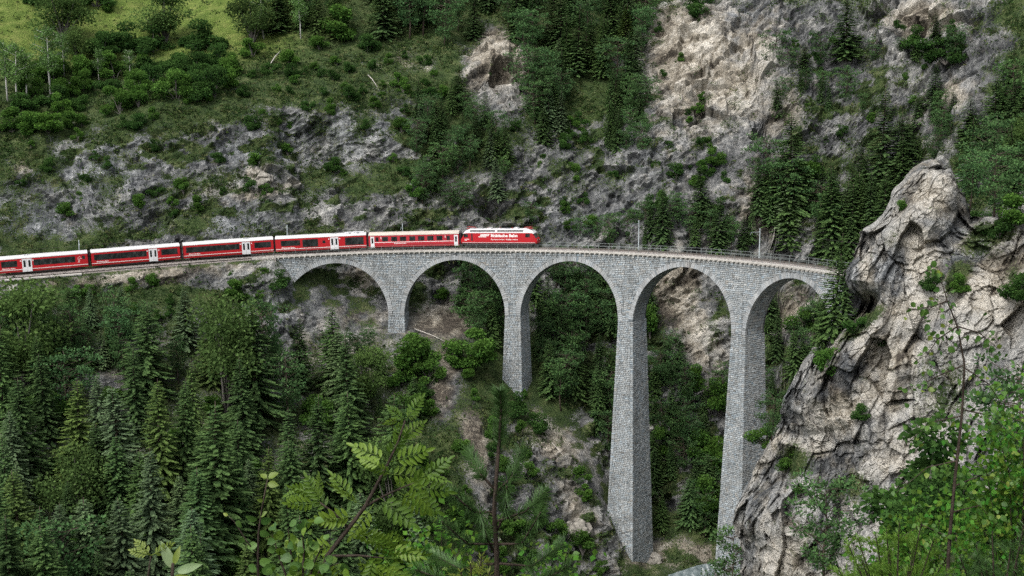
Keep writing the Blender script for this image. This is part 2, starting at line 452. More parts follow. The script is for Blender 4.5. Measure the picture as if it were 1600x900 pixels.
veg = np.maximum(veg, mead)
_fl = sstep(452, 500, TPY) * sstep(690, 620, TPX)                # forest floor: needles, soil and stones between the tufts
veg = veg * (1 - _fl * (.35 + .35 * fbm(X / 3, Y / 3, Z / 3, 55, 3))); tan = np.maximum(tan, _fl * np.clip(.25 + .5 * fbm(X / 6, Y / 6, Z / 6, 56, 3), 0, 1))
# rock relief: bedding ledges, fractures and blocks, along the surface normal
def rock_relief(X, Y, Z, sd=60, k1=2.2, k2=1.0, k3=.45, kb=.8, lam=2.6):
    bx, by, bz = X * .86 + Z * .5, Y, -X * .5 + Z * .86        # tilted bedding
    wx, wy, wz = [.5 * fbm(X / 6, Y / 6, Z / 6, sd + k, 2) for k in (20, 21, 22)]
    f1, e1, i1 = facets(bx / 12 + wx, by / 9 + wy, bz / 7.5 + wz, sd)
    f2, e2, i2 = facets(bx / 4.6 + wx, by / 3.6 + wy, bz / 2.6 + wz, sd + 7)
    f3, e3, i3 = facets(bx / 1.9 + wx, by / 1.5 + wy, bz / 1.1 + wz, sd + 14)
    bq = bz / lam + 1.1 * fbm(X / 8, Y / 8, Z / 8, sd + 33, 3); saw = bq - np.floor(bq)
    led_ = np.where(saw < .82, saw / .82, (1 - saw) / .18) - .5
    st = fbm(bx / 10, by / 7, bz / .9, sd + 30, 3)
    r = k1 * f1 + k2 * f2 + k3 * f3 + .5 * st + kb * led_ * (1 + fbm(X / 12, Y / 12, Z / 12, sd + 34, 2)) + 1.2 * fbm(X / 20, Y / 20, Z / 20, sd + 31, 2, .5, True)
    shade = .5 + .46 * fbm(X / 7, Y / 7, Z / 5, sd + 35, 3) + .34 * st + .10 * (i1 + i2 + .7 * i3) - .35 * sstep(.05, 0, e2) * (i2 > 0) - .3 * sstep(.06, 0, e3) * (i3 > .2)
    return r, shade, sstep(.84, .9, saw) * sstep(1, .93, saw)
rel, shade_, crack_ = rock_relief(X, Y, Z)
streak_ = fbm(X / 1.2, Y / 1.2, Z / 9, 66, 3)
rk = rock * (1 - .75 * veg * (1 - led))
amp = calm * rk * (1 - .45 * wallb)
butt = np.zeros_like(X)
for a in [(1110,60,60,110,0,1),(1200,60,60,100,0,1),(1290,40,60,60,0,.9),(1410,50,60,60,0,.9),(1500,120,50,90,0,.7),(780,120,40,60,0,.5),(1000,260,40,90,20,.4)]: butt = np.maximum(butt, np.clip(1.3 * a[5] * blob(*a[:5]), 0, 1))
scree = np.zeros_like(X)
for a in [(1110,270,30,90,35,1),(1180,240,40,30,20,.8),(700,600,18,60,8,1),(745,720,16,80,-8,1),(690,510,50,22,0,.9),(1090,560,30,90,-25,.6)]: scree = np.maximum(scree, np.clip(1.4 * a[5] * blob(*a[:5]), 0, 1))
amp = amp * (1 - .8 * scree)
veg = veg * (1 - .8 * scree) * (1 - .5 * butt)
colm = fbm(X / 5.5, Y / 30, Z / 40, 68, 2, .5, True)
fB, eB, iB = facets(X / 8.5 + .4 * fbm(X / 9, Y / 9, Z / 9, 403, 2), Y / 8.5, Z / 24 + .4 * fbm(X / 7, Y / 7, Z / 7, 404, 2), 400, .35)
palec = np.zeros_like(X)
for a in [(1080,110,110,110,0,1),(1200,60,60,90,0,.8),(1420,60,60,60,0,.8),(780,110,50,60,0,.6),(560,215,80,40,0,.6),(160,255,60,40,0,.6)]: palec = np.maximum(palec, a[5] * blob(*a[:5]))
shade_ = shade_ + .13 * palec - .4 * blob(768, 326, 26, 15, 28)  # paler walls; last blob paints recess shade above the locomotive into the rock colour
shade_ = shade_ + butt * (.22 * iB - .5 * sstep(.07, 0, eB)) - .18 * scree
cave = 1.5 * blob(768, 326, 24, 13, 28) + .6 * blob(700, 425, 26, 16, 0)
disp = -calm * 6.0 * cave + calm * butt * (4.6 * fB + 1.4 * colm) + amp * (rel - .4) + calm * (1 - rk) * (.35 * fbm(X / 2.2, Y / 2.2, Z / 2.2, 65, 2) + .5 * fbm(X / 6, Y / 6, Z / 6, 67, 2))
TV = TV + TN * disp[..., None]
def rock_material(name, soil=True):
    """limestone with its beds, fractures and water streaks, and turf where the ground carries it; the broad pattern comes with the mesh, the fine one from noise"""
    t = NT(name)
    p = t.pos()
    fine = t.noise(2.6, 6, .72, p); mid = t.noise(.33, 3, .6, p)
    drip = t.noise(1.0, 3, .6, t.scale(p, 1.5, 1.5, .17))
    vein = t.noise(1.0, 4, .62, t.scale(p, .55, .55, .9, (0, math.radians(-30), 0)))
    f0 = t.math('SUBTRACT', fine, .5)
    sh = t.math('ADD', t.attr('shade').outputs['Fac'], t.math('MULTIPLY', f0, 1.35))
    sh = t.math('ADD', sh, t.math('MULTIPLY', t.math('SUBTRACT', drip, .5), .8))
    grey = t.ramp(sh, [(.05, (.034, .036, .038)), (.30, (.092, .095, .096)), (.52, (.17, .172, .170)), (.74, (.28, .277, .265)), (.98, (.46, .45, .42))])
    st = t.math('ADD', t.math('ADD', t.math('MULTIPLY', t.attr('streak').outputs['Fac'], .5), t.math('MULTIPLY', drip, .5)), t.math('MULTIPLY', f0, .7))
    blue = t.ramp(st, [(.22, (.045, .050, .055)), (.42, (.11, .118, .126)), (.57, (.225, .238, .246)), (.74, (.50, .51, .51))])
    grey = t.mix(t.math('MULTIPLY', t.attr('blue').outputs['Fac'], .85), grey, blue)
    tanc = t.ramp(sh, [(.05, (.080, .068, .055)), (.30, (.21, .185, .145)), (.54, (.345, .312, .255)), (.86, (.53, .495, .43))])
    tm = t.math('ADD', t.attr('tan').outputs['Fac'], t.math('MULTIPLY', t.math('SUBTRACT', mid, .47), 1.4), True)
    c = t.mix(t.ramp(tm, [(.2, 0.0), (.75, 1.0)]), grey, tanc)
    ln = t.math('ABSOLUTE', t.math('SUBTRACT', vein, .5))
    lm = t.math('MULTIPLY', t.ramp(ln, [(0.0, 1.0), (.022, 0.0)]), t.ramp(mid, [(.38, .2), (.6, .95)]))
    c = t.mix(lm, c, (.022, .023, .025))
    gn = t.math('ADD', t.math('MULTIPLY', mid, .5), t.math('MULTIPLY', fine, .5))
    gcol = t.ramp(gn, [(.34, (.015, .027, .010)), (.46, (.034, .056, .019)), (.56, (.064, .088, .031)), (.67, (.135, .138, .072))])
    gcol = t.mix(t.ramp(fine, [(.60, 0.0), (.70, .75)]), gcol, (.20, .185, .145))      # stones and dry stalks showing in the turf
    if soil:
        mcol = t.ramp(gn, [(.36, (.066, .108, .020)), (.5, (.112, .158, .034)), (.64, (.185, .205, .062))])
        gcol = t.mix(t.attr('mead').outputs['Fac'], gcol, mcol)
    vm = t.math('ADD', t.attr('veg').outputs['Fac'], t.math('MULTIPLY', f0, 2.2))
    c = t.mix(t.ramp(vm, [(.40, 0.0), (.60, 1.0)]), c, gcol)
    t.bump(fine, 1.0, .55)
    return t.fin(c, .93, .1)
M_TERR = rock_material('mountainside')
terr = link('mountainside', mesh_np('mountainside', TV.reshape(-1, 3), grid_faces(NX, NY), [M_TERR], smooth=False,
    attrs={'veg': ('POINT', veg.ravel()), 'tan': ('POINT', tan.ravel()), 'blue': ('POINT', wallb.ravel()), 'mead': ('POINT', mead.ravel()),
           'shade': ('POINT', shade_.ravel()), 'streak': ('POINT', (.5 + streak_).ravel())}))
tag(terr, 'steep wooded limestone mountainside above and below the railway', kind='structure')
# near slope, on which the photographer stands, as a coarser sheet that joins the valley floor
nx2, ny2 = 140, 120
x2, y2 = np.meshgrid(np.linspace(-200, 190, nx2), np.linspace(-34, 141, ny2), indexing='ij')
z2 = H(x2, y2) + .5 * fbm(x2 / 6, y2 / 6, 0, 71, 3) * sstep(5, 20, np.hypot(x2, y2))
near = link('near_slope', mesh_np('near_slope', np.stack([x2, y2, z2], -1).reshape(-1, 3), grid_faces(nx2, ny2), [M_TERR], smooth=True,
    attrs={'veg': ('POINT', np.ones(nx2 * ny2)), 'tan': ('POINT', np.zeros(nx2 * ny2)), 'blue': ('POINT', np.zeros(nx2 * ny2)), 'mead': ('POINT', np.zeros(nx2 * ny2))}))
tag(near, kind='structure')
# ------------------------------------------------------------------ viaduct
def stone_material(name, dark=False):
    t = NT(name)
    p = t.pos()
    a = t.attr('col')
    fine = t.noise(6.0, 4, .65, p); mid = t.noise(.35, 5, .6, p)
    c = t.mix(t.ramp(fine, [(.3, .45), (.55, 0.0)]), a.outputs['Color'], (.14, .147, .15))
    c = t.mix(t.ramp(mid, [(.46, 0.0), (.70, .5)]), c, (.15, .155, .148))
    c = t.mix(t.ramp(t.noise(1.0, 4, .6, t.scale(p, .9, .9, .07)), [(.54, 0.0), (.72, .45)]), c, (.46, .47, .46))
    c = t.mix(t.ramp(t.noise(1.0, 4, .6, t.scale(p, 1.4, 1.4, .05)), [(.60, 0.0), (.74, .55)]), c, (.10, .104, .105))
    t.bump(fine, .6, .05)
    return t.fin(c, .9, .2)
M_STONE = stone_material('limestone_masonry')
def mortar_material():
    t = NT('mortar'); n = t.noise(3, 5, .6, t.pos())
    return t.fin(t.ramp(n, [(.3, (.045, .047, .05)), (.7, (.12, .124, .124))]), .95, .1)
M_MORT = mortar_material()
def concrete(name, lo, hi):
    t = NT(name); n = t.noise(1.2, 6, .65, t.pos()); st = t.noise(1, 4, .6, t.scale(t.pos(), 1.5, 1.5, .2))
    c = t.ramp(n, [(.3, lo), (.7, hi)])
    c = t.mix(t.ramp(st, [(.5, 0.0), (.75, .45)]), c, tuple(v * .45 for v in lo))
    return t.fin(c, .9, .2)
M_CONC = concrete('deck_concrete', (.36, .34, .31), (.52, .50, .46))
PITCH, S1 = 26.83, 6.78                                        # pier spacing, chainage of the first pier
SPRING, CROWN = -14.0, -2.4
PIER_S = [S1, S1 + 26.0, S1 + 52.1, S1 + 79.6, S1 + 106.4]
RING = .98
def hw(z): return 1.72 + .034 * max(0, SPRING - z) + (0.0 if z < SPRING else .0)     # half width of a pier along the line
def hd(z): return 2.05 + .042 * min(13, max(0, -1.0 - z)) + .027 * max(0, SPRING - z)                                     # half depth across the line
RS = np.random.default_rng(21)
def stone_col():
    r = RS.random()
    if r < .05: b = RS.uniform(.18, .25)
    elif r < .22: b = RS.uniform(.42, .52)
    else: b = RS.uniform(.32, .42)
    d = RS.normal(0, .012)
    return (b * .87 + d, b * .94, b * .965 - d)
def facing(mb, fn, rows, proud=.07):
    """squared stones on a face: fn(u, v, out) -> world point; rows = list of (v0, v1, u0, u1[, u0b, u1b]) courses"""
    for (v0, v1, spans) in rows:
        for (a0, a1, b0, b1) in spans:                           # lower edge a0..a1, upper edge b0..b1
            if min(a1 - a0, b1 - b0) < .12 and max(a1 - a0, b1 - b0) < .5: continue
            i0, i1 = max(a0, b0), min(a1, b1)
            if i1 - i0 < .2: i0 = i1 = (i0 + i1) / 2
            n = max(1, int(round((i1 - i0) / RS.uniform(.5, .72))))
            cu_ = i0 + (i1 - i0) * (np.arange(1, n) + RS.uniform(-.27, .27, n - 1)) / n
            lo_c, hi_c = [a0, *cu_, a1], [b0, *cu_, b1]
            for k in range(n):
                g0, g1 = .03 * (k > 0), .03 * (k < n - 1)
                lo, hi = v0 + .036, v1 - .036
                o = proud * RS.uniform(.35, 1.25)
                e = .022
                lw = [(lo_c[k] + g0, lo), (lo_c[k+1] - g1, lo), (hi_c[k+1] - g1, hi), (hi_c[k] + g0, hi)]
                cu = sum(q[0] for q in lw) / 4; cv = (lo + hi) / 2
                back = [fn(u, v, -.02) for u, v in lw]
                fr = [fn(u + math.copysign(min(e, abs(cu - u) * .3), cu - u), v + math.copysign(e, cv - v), o + RS.normal(0, .012)) for u, v in lw]
                mb.add(back + fr, [(4, 5, 6, 7), (0, 1, 5, 4), (1, 2, 6, 5), (2, 3, 7, 6), (3, 0, 4, 7)], stone_col())
def stones_obj(mb, parent, name='stone_facing'):
    o = mb.build(name, M_STONE, parent); tag(o, kind='stuff'); return o
via = empty('viaduct', Q(40, 0, -20))
tag(via, 'curved grey limestone railway viaduct with tall tapering piers and round arches', 'viaduct')
def under(parent, o):
    o.parent = parent; o.matrix_parent_inverse = parent.matrix_world.inverted(); return o
bpy.context.view_layer.update()
def vb(mb, name, mat, parent=via, **k): return under(parent, mb.build(name, mat, **k))
CH = .37
def pier(i, zbot):
    s0 = PIER_S[i]
    z0 = GRAD * 0
    core = MB()
    e = .06
    zz = np.linspace(zbot, SPRING + 1.2, 9)
    for a, b in zip(zz[:-1], zz[1:]):
        def ring(z): return [Q(s0 - hw(z) + e, hd(z) - e, z), Q(s0 + hw(z) - e, hd(z) - e, z), Q(s0 + hw(z) - e, -hd(z) + e, z), Q(s0 - hw(z) + e, -hd(z) + e, z)]
        core.hexa(ring(a), ring(b))
    po = vb(core, 'pier', M_MORT)
    po['label'] = ['short stone pier at the foot of the first arch', 'stone pier on the rocky spur below the locomotive', 'tallest stone pier rising from the river bank', 'stone pier beside the jagged crag', 'hidden stone pier under the crag'][i]
    rows = []
    v = zbot
    mb = MB()
    rf, rs = [], []
    while v < SPRING - .1:
        v1 = min(v + CH * RS.uniform(.85, 1.15), SPRING)
        rf.append((v, v1, [(-hw(v), hw(v), -hw(v1), hw(v1))]))
        rs.append((v, v1, [(-hd(v), hd(v), -hd(v1), hd(v1))]))
        v = v1
    facing(mb, lambda u, v, o: Q(s0 + u, hd(v) + o, v), rf)
    facing(mb, lambda u, v, o: Q(s0 + hw(v) + o, -u, v), rs)
    facing(mb, lambda u, v, o: Q(s0 - hw(v) - o, u, v), rs)
    facing(mb, lambda u, v, o: Q(s0 - u, -hd(v) - o, v), rf)
    under(po, stones_obj(mb, None))
    return po
bpy.context.view_layer.update()
PIER_BOT = [-24, -38, -66.5, -66, -50]
for i in range(5): pier(i, PIER_BOT[i])
vm_meshes = {}
def arch(i):
    """arch i lies left of pier i: spandrel walls, ring of voussoirs, barrel"""
    half = ((PIER_S[i] - PIER_S[i-1]) if i else PITCH) / 2
    sc_ = PIER_S[i] - half
    zc = SPRING
    top = -.95
    RX = half - 1.72 - .0                                       # clear half span
    def intr(u, r=0.0):                                         # height of intrados (+r) at offset u
        k = 1 - (u / (RX + r)) ** 2
        return zc + (CROWN - zc + r) * math.sqrt(k) if k > 0 else -999
    left_end = -half if i > 0 else -half - 3.0
    # core: two spandrel walls and the barrel as one solid strip
    n = 56
    core = MB()
    us = np.linspace(-half, half, n + 1)
    for a, b in zip(us[:-1], us[1:]):
        za, zb = max(intr(a), zc - .05), max(intr(b), zc - .05)
        e = .05
        A = [Q(sc_ + a, hd(za) - e, za + e), Q(sc_ + a, -hd(za) + e, za + e), Q(sc_ + a, -hd(top) + e, top), Q(sc_ + a, hd(top) - e, top)]
        B = [Q(sc_ + b, hd(zb) - e, zb + e), Q(sc_ + b, -hd(zb) + e, zb + e), Q(sc_ + b, -hd(top) + e, top), Q(sc_ + b, hd(top) - e, top)]
        core.hexa(A, B)
    if i == 0:
        core.hexa([Q(sc_ - half, 2.3, -20), Q(sc_ - half, -2.3, -20), Q(sc_ - half, -2, top), Q(sc_ - half, 2, top)],
                  [Q(sc_ - half - 9, 2.3, -20), Q(sc_ - half - 9, -2.3, -20), Q(sc_ - half - 9, -2, top), Q(sc_ - half - 9, 2, top)])
    ao = vb(core, 'arch', M_MORT)
    bpy.context.view_layer.update()
    for sgn in (1, -1):
        rows = []
        v = zc
        while v < top - .05:
            v1 = min(v + CH * RS.uniform(.85, 1.1), top)
            if top - v1 < .2: v1 = top
            def edge(z):                                        # |u| of the extrados at height z
                k = 1 - ((z - zc) / (CROWN - zc + RING)) ** 2
                return (RX + RING) * math.sqrt(k) if k > 0 else 0.0
            e0, e1 = edge(v), edge(v1)
            L_ = -half - (9 if i == 0 else 0)
            if e0 <= 0.02 and e1 <= 0.02: spans = [(L_, half, L_, half)]
            else:
                e0, e1 = min(e0, half), min(e1, half)
                spans = [(L_, -e0, L_, -e1), (e0, half, e1, half)]
            rows.append((v, v1, spans)); v = v1
        if i == 0:
            vv = zc
            while vv > -20:
                rows.append((vv - CH, vv, [(-half - 9, -half, -half - 9, -half)])); vv -= CH
        mb = MB()
        if sgn > 0: facing(mb, lambda u, v, o: Q(sc_ + u, hd(v) + o, v), rows)
        else: facing(mb, lambda u, v, o: Q(sc_ + u, -hd(v) - o, v), [(a, b, [(-q1, -q0, -r1, -r0) for q0, q1, r0, r1 in sp]) for a, b, sp in rows] if False else rows)
        under(ao, stones_obj(mb, None, 'spandrel_stones'))
    # barrel stones on the soffit
    mb = MB()
    nth = 62
    th = np.linspace(.0, math.pi, nth + 1)
    def sof(q, a, o):
        u, z = -math.cos(a) * (RX - o), zc + math.sin(a) * (CROWN - zc - o)
        return Q(sc_ + u, q, z)
    rows = [(th[k], th[k+1], [(-1.95, 1.95, -1.95, 1.95)]) for k in range(nth)]
    for (a0, a1, sp) in rows:
        q = -2.0
        while q < 1.95:
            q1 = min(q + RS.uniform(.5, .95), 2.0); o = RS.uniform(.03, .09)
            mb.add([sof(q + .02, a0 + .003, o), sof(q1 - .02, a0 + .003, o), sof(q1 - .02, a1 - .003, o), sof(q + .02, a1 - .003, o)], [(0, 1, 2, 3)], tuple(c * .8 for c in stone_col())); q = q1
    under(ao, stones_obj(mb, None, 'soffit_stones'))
    # voussoirs, each its own stone
    nv = 88
    av = np.linspace(.0, math.pi, nv + 1)
    for k in range(nv):
        if i == 0 and av[k] < .3: continue
        a0, a1 = av[k] + .0022, av[k+1] - .0022
        rr = RING * RS.uniform(.84, 1.08)
        o = RS.uniform(.07, .16)
        def pt(a, r, q):
            u, z = -math.cos(a) * (RX + r), zc + math.sin(a) * (CROWN - zc + r)
            return Q(sc_ + u, hd(z) + q, z)
        A = [pt(a0, -.03, -.5), pt(a1, -.03, -.5), pt(a1, rr, -.5), pt(a0, rr, -.5)]
        B = [pt(a0, -.03, o), pt(a1, -.03, o), pt(a1, rr, o), pt(a0, rr, o)]
        b = MB(); c = stone_col(); c = tuple(.5 * x + .19 for x in c) if RS.random() > .10 else tuple(x * .7 for x in c)
        b.hexa(B, A, c)
        under(ao, b.build('voussoir', M_STONE))
for i in range(5): arch(i)
# deck slab, corbels
def strip(s0, s1, prof, step=1.0):
    """profile of (q, z) swept along the line"""
    n = max(1, int(abs(s1 - s0) / step)); ss = np.linspace(s0, s1, n + 1); k = len(prof)
    V = [Q(s, q, z) for s in ss for q, z in prof]; F = []
    for i in range(n):
        for j in range(k): F.append((i*k+j, i*k+(j+1) % k, (i+1)*k+(j+1) % k, (i+1)*k+j))
    F += [tuple(range(k-1, -1, -1)), tuple(n*k+j for j in range(k))]
    return MB().add(V, F)
S_END = s_at(1352)
S_L = -24.0
vb(strip(S_L, S_END, [(2.45, -.32), (2.45, -.62), (2.0, -.95), (-2.0, -.95), (-2.45, -.62), (-2.45, -.32), (-1.75, -.32), (-1.75, -.5), (1.75, -.5), (1.75, -.32)]), 'deck_slab', M_CONC)
cb = MB().box(-.10, .10, -.5, 0, -.22, 0)
cbm = cb.mesh('corbel', M_CONC)
s = S_L + 1.0
while s < S_END:
    for q in (1.98, -2.3):
        o = link('corbel', cbm)
        c, t = trk(s)
        o.location = Q(s, q + .46 if q > 0 else -1.98, -.64); o.rotation_euler = (0, 0, -t)
        under(via, o)
    s += 1.13
# ------------------------------------------------------------------ jagged crag at the tunnel mouth, right of the bridge
SIL = np.array([(200,1560),(240,1500),(256,1462),(262,1436),(285,1415),(300,1399),(320,1391),(345,1379),(365,1353),(385,1343),(410,1338),(425,1329),(440,1322),(455,1331),(468,1344),(482,1342),(500,1326),(520,1302),(545,1285),(560,1268),(580,1255),(600,1241),(640,1223),(680,1214),(720,1190),(760,1174),(790,1156),(820,1150),(850,1156),(870,1164),(900,1160),(1000,1150)], float)
TOPL = np.array([(1130,258),(1432,266),(1440,258),(1452,262),(1458,252),(1470,256),(1474,262),(1486,260),(1492,278),(1500,300),(1508,306),(1516,338),(1560,342),(1600,318),(1660,280),(1760,250),(2000,180)], float)
CR = np.array([(1440,262,196),(1470,262,194),(1400,330,196),(1460,330,191),(1345,410,197),(1400,420,192),(1470,420,186),(1330,455,196),(1520,345,192),(1600,330,186),(1720,290,185),
    (1530,420,184),(1600,420,180),(1700,420,165),(1345,500,194),(1420,520,186),(1520,520,177),(1600,540,168),(1270,570,199),(1330,600,190),(1420,620,184),(1520,640,170),(1620,660,152),
    (1225,650,202),(1290,680,195),(1380,720,182),(1480,760,166),(1600,800,140),(1180,760,204),(1240,780,195),(1320,820,184),(1420,860,170),(1155,830,202),(1200,880,196),(1300,930,182),(1450,980,155),(1620,960,120),(1150,1000,198),(1720,600,140),(1750,900,105),(2000,200,170),(2000,500,135),(2000,900,85)], float)
CW = tps_fit(CR[:, :2] / 300, CR[:, 2], .0006)
nu, nv = 400, 440
pv = np.concatenate([np.linspace(250, 900, nv - 26), np.linspace(903, 1000, 26)])
left = np.interp(pv, SIL[:, 0], SIL[:, 1])
left = left + 6.0 * fbm(pv / 16, 0, 0, 81, 4, .6)
uu = np.linspace(0, 1, nu) ** 1.7
PXg = left[None, :] + (2000 - left[None, :]) * uu[:, None]
PYg = np.broadcast_to(pv[None, :], PXg.shape).copy()
# pull rows below the upper outline
topg = np.interp(PXg, TOPL[:, 0], TOPL[:, 1])
PYg = np.maximum(PYg, topg)
back = np.clip(topg - np.broadcast_to(pv[None, :], PXg.shape), 0, 200)         # rows above the outline fold back behind the crest
Yg = tps_eval(CR[:, :2] / 300, CW, np.stack([PXg, PYg], -1).reshape(-1, 2) / 300).reshape(PXg.shape)
dl_ = (PXg - left[None, :]) / FPX * Yg
dt_ = (PYg - topg) / FPX * Yg
edge = np.minimum(dl_ + .0, dt_ + 1.0)
Yg = Yg + 7.0 * np.exp(-np.maximum(dl_, 0) / 2.0) + 4.0 * np.exp(-np.maximum(dt_, 0) / 1.8) + back * .25
u_, v_ = (PXg - 800) / FPX, (450 - PYg) / FPX
T_ = Yg / (CP + v_ * SP)
CV = np.stack([u_ * T_, Yg, CAMH + T_ * (-SP + v_ * CP) - back * .03], -1)
# flank that runs back behind the left outline
flank = []
for k, (b, sx) in enumerate([(34, 12.0), (20, 7.0), (9, 2.4)]):
    r = CV[0].copy(); r[:, 1] += b; r[:, 0] += sx; r[:, 2] -= .02 * b; flank.append(r)
CV = np.concatenate([np.stack(flank), CV], 0)
CX, CY, CZ = CV[..., 0], CV[..., 1], CV[..., 2]
cn = grid_normals(CV)
cn = np.where((cn @ np.array([0, -1.0, .2]))[..., None] < 0, -cn, cn)
# big overhanging beds that dip towards the lower left, then fractured blocks
r_, csh, cck = rock_relief(CX, CY, CZ, 160, 2.0, 1.2, .55, .9, 4.2)
fV, eV, iV = facets((CX * .9 + CZ * .35) / 5.5 + .3 * fbm(CX / 5, CY / 5, CZ / 5, 93, 2), CY / 5, (CZ * .9 - CX * .35) / 15, 170, .7)
fW, eW, iW = facets((CX * .85 + CZ * .5) / 1.7, CY / 1.7, (CZ * .85 - CX * .5) / 4.2, 180, .7)
wob = 3.0 * fbm(CX / 14, CY / 14, CZ / 14, 83, 2) + .7 * iV
beds = (-CX * .62 + CZ * .78 + wob) / 6.2
saw = beds - np.floor(beds)
over = np.where(saw < .78, saw / .78, (1 - saw) / .22)
cmask = np.ones_like(CX); cmask[:4] = .3
cd = (1.2 * (over - .5) * (1 + fbm(CX / 14, CY / 14, CZ / 14, 92, 2)) + .5 * r_ + 2.2 * fV + .30 * fW - .15 * sstep(.05, 0, eV) + .8 * fbm(CX / 11, CY / 11, CZ / 11, 84, 2, .5, True))
CPX, CPY = P2(CX, CY, CZ)
def cblob(px, py, rx, ry, rot=0.0):
    c, s_ = math.cos(math.radians(rot)), math.sin(math.radians(rot)); dx, dy = CPX - px, CPY - py
    return np.exp(-(((dx * c + dy * s_) / rx) ** 2 + ((-dx * s_ + dy * c) / ry) ** 2))
for a, k in (((1490,330,30,20,20), -2.5), ((1430,300,26,16,0), -1.5), ((1335,430,14,34,0), 2.2), ((1375,420,30,30,0), 1.5), ((1450,470,20,50,-20), -1.2), ((1350,478,36,12,-35), -3.5), ((1300,690,40,20,-20), -1.5), ((1410,540,80,14,-42), -2.2), ((1220,740,40,14,-45), -1.6)):
    cd = cd + k * cblob(*a)
DV = np.array([-.38, -.9, .22]); CV = CV + DV * (cd * cmask)[..., None]
cn = grid_normals(CV); cn = np.where((cn @ np.array([0, -1.0, .2]))[..., None] < 0, -cn, cn)
cveg = np.clip(1.4 * cn[..., 2] - .95 + .45 * fbm(CX / 4, CY / 4, CZ / 4, 85, 3), 0, 1) * .85
for a in [(1350,505,46,13,-38,1.2),(1545,375,44,26,-20,1.2),(1500,430,18,40,25,.9),(1400,370,30,14,-35,.5),(1300,560,40,14,-45,.6),(1240,720,30,30,0,.9),(1330,760,60,30,0,.6),(1275,850,50,60,0,.5),(1590,440,20,40,0,.8),(1480,620,70,80,0,.6),(1390,585,50,16,-40,.3)]:
    cveg = np.maximum(cveg, np.clip(a[5] * cblob(*a[:5]) * (1 + .8 * fbm(CX / 3, CY / 3, CZ / 3, 86, 3)), 0, 1))
ctan = np.clip(.28 + .75 * fbm(CX / 9, CY / 9, CZ / 9, 87, 3), 0, 1)
for a in [(1450,310,40,40,0,1),(1440,400,40,60,0,.9),(1360,430,14,40,0,.9),(1420,480,60,30,0,.8),(1560,450,80,80,0,.8),(1310,640,50,40,0,1),(1400,560,60,30,-40,.7),(1260,700,40,30,0,.6)]:
    ctan = np.maximum(ctan, np.clip(a[5] * cblob(*a[:5]) * (1.1 + .6 * fbm(CX / 5, CY / 5, CZ / 5, 88, 2)), 0, 1))
cblue = np.zeros_like(CX)
for a in [(1385,430,34,46,10,1),(1335,440,12,40,0,1),(1480,360,30,30,0,.8),(1230,620,14,60,15,.8),(1180,800,30,60,0,.9),(1215,760,40,60,0,.7),(1500,400,40,20,0,.7),(1330,580,30,60,40,.6)]:
    cblue = np.maximum(cblue, np.clip(a[5] * cblob(*a[:5]), 0, 1))
ctan = ctan * (1 - .8 * cblue)
black = sstep(.08, .38, fbm(CX / 2.2, CY / 2.2, CZ / 10, 89, 3)) * sstep(-.1, .3, fbm(CX / 11, CY / 11, CZ / 11, 90, 2)) # water-black streaks
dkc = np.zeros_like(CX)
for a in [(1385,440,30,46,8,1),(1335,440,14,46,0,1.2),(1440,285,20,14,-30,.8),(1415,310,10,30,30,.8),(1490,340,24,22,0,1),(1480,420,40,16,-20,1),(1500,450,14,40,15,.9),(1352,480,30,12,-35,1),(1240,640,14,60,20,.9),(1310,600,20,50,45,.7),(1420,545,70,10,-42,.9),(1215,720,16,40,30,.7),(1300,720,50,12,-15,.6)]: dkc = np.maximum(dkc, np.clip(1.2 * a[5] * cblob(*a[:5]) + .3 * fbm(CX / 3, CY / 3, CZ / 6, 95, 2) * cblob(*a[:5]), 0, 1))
M_CRAG = rock_material('crag_rock', False)
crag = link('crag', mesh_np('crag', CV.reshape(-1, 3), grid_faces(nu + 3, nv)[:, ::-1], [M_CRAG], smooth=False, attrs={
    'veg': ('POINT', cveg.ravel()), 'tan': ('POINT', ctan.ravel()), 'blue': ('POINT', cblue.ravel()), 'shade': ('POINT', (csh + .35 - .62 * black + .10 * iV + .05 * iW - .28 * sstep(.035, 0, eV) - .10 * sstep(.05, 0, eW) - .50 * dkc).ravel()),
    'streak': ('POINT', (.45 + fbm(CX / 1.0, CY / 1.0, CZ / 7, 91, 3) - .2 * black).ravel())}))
tag(crag, 'jagged pale limestone crag into which the line disappears', kind='structure')
# ------------------------------------------------------------------ track, railings, masts
M_STEEL = plain('rail_steel', (.16, .13, .11), .45, .5, .7)
M_SLEEP = plain('sleeper', (.12, .105, .09), .9, .1, 0, .3, 2)
M_RAILING = plain('galvanised_railing', (.24, .27, .26), .6, .4, .3)
M_MAST = plain('mast_steel', (.42, .47, .48), .6, .4, .2)
def ballast_material():
    t = NT('ballast'); n = t.n('TexVoronoi', {'Scale': 9.0, 'Vector': t.pos()}).outputs['Color']
    g = t.n('SeparateColor', {'Color': n}).outputs[0]
    c = t.ramp(g, [(.1, (.10, .09, .085)), (.5, (.20, .18, .165)), (.9, (.33, .30, .275))])
    t.bump(g, .8, .06)
    return t.fin(c, .95, .1)
M_BALL = ballast_material()
S_TL, S_TR = s_at(-60), S_END + 4
bal = strip(S_TL, S_TR, [(1.72, -.46), (1.25, -.14), (-1.25, -.14), (-1.72, -.46)]).build('ballast_bed', M_BALL); tag(bal, kind='structure')
shoulder = strip(S_TL, S_AB - 2, [(3.2, -1.5), (2.5, -.62), (-3.0, -.62), (-3.6, -1.5)]).build('track_bed', M_BALL); tag(shoulder, kind='structure')
track = empty('railway_track', Q(0, 0, 0)); tag(track, 'single metre gauge track curving over the viaduct', 'railway track')
bpy.context.view_layer.update()
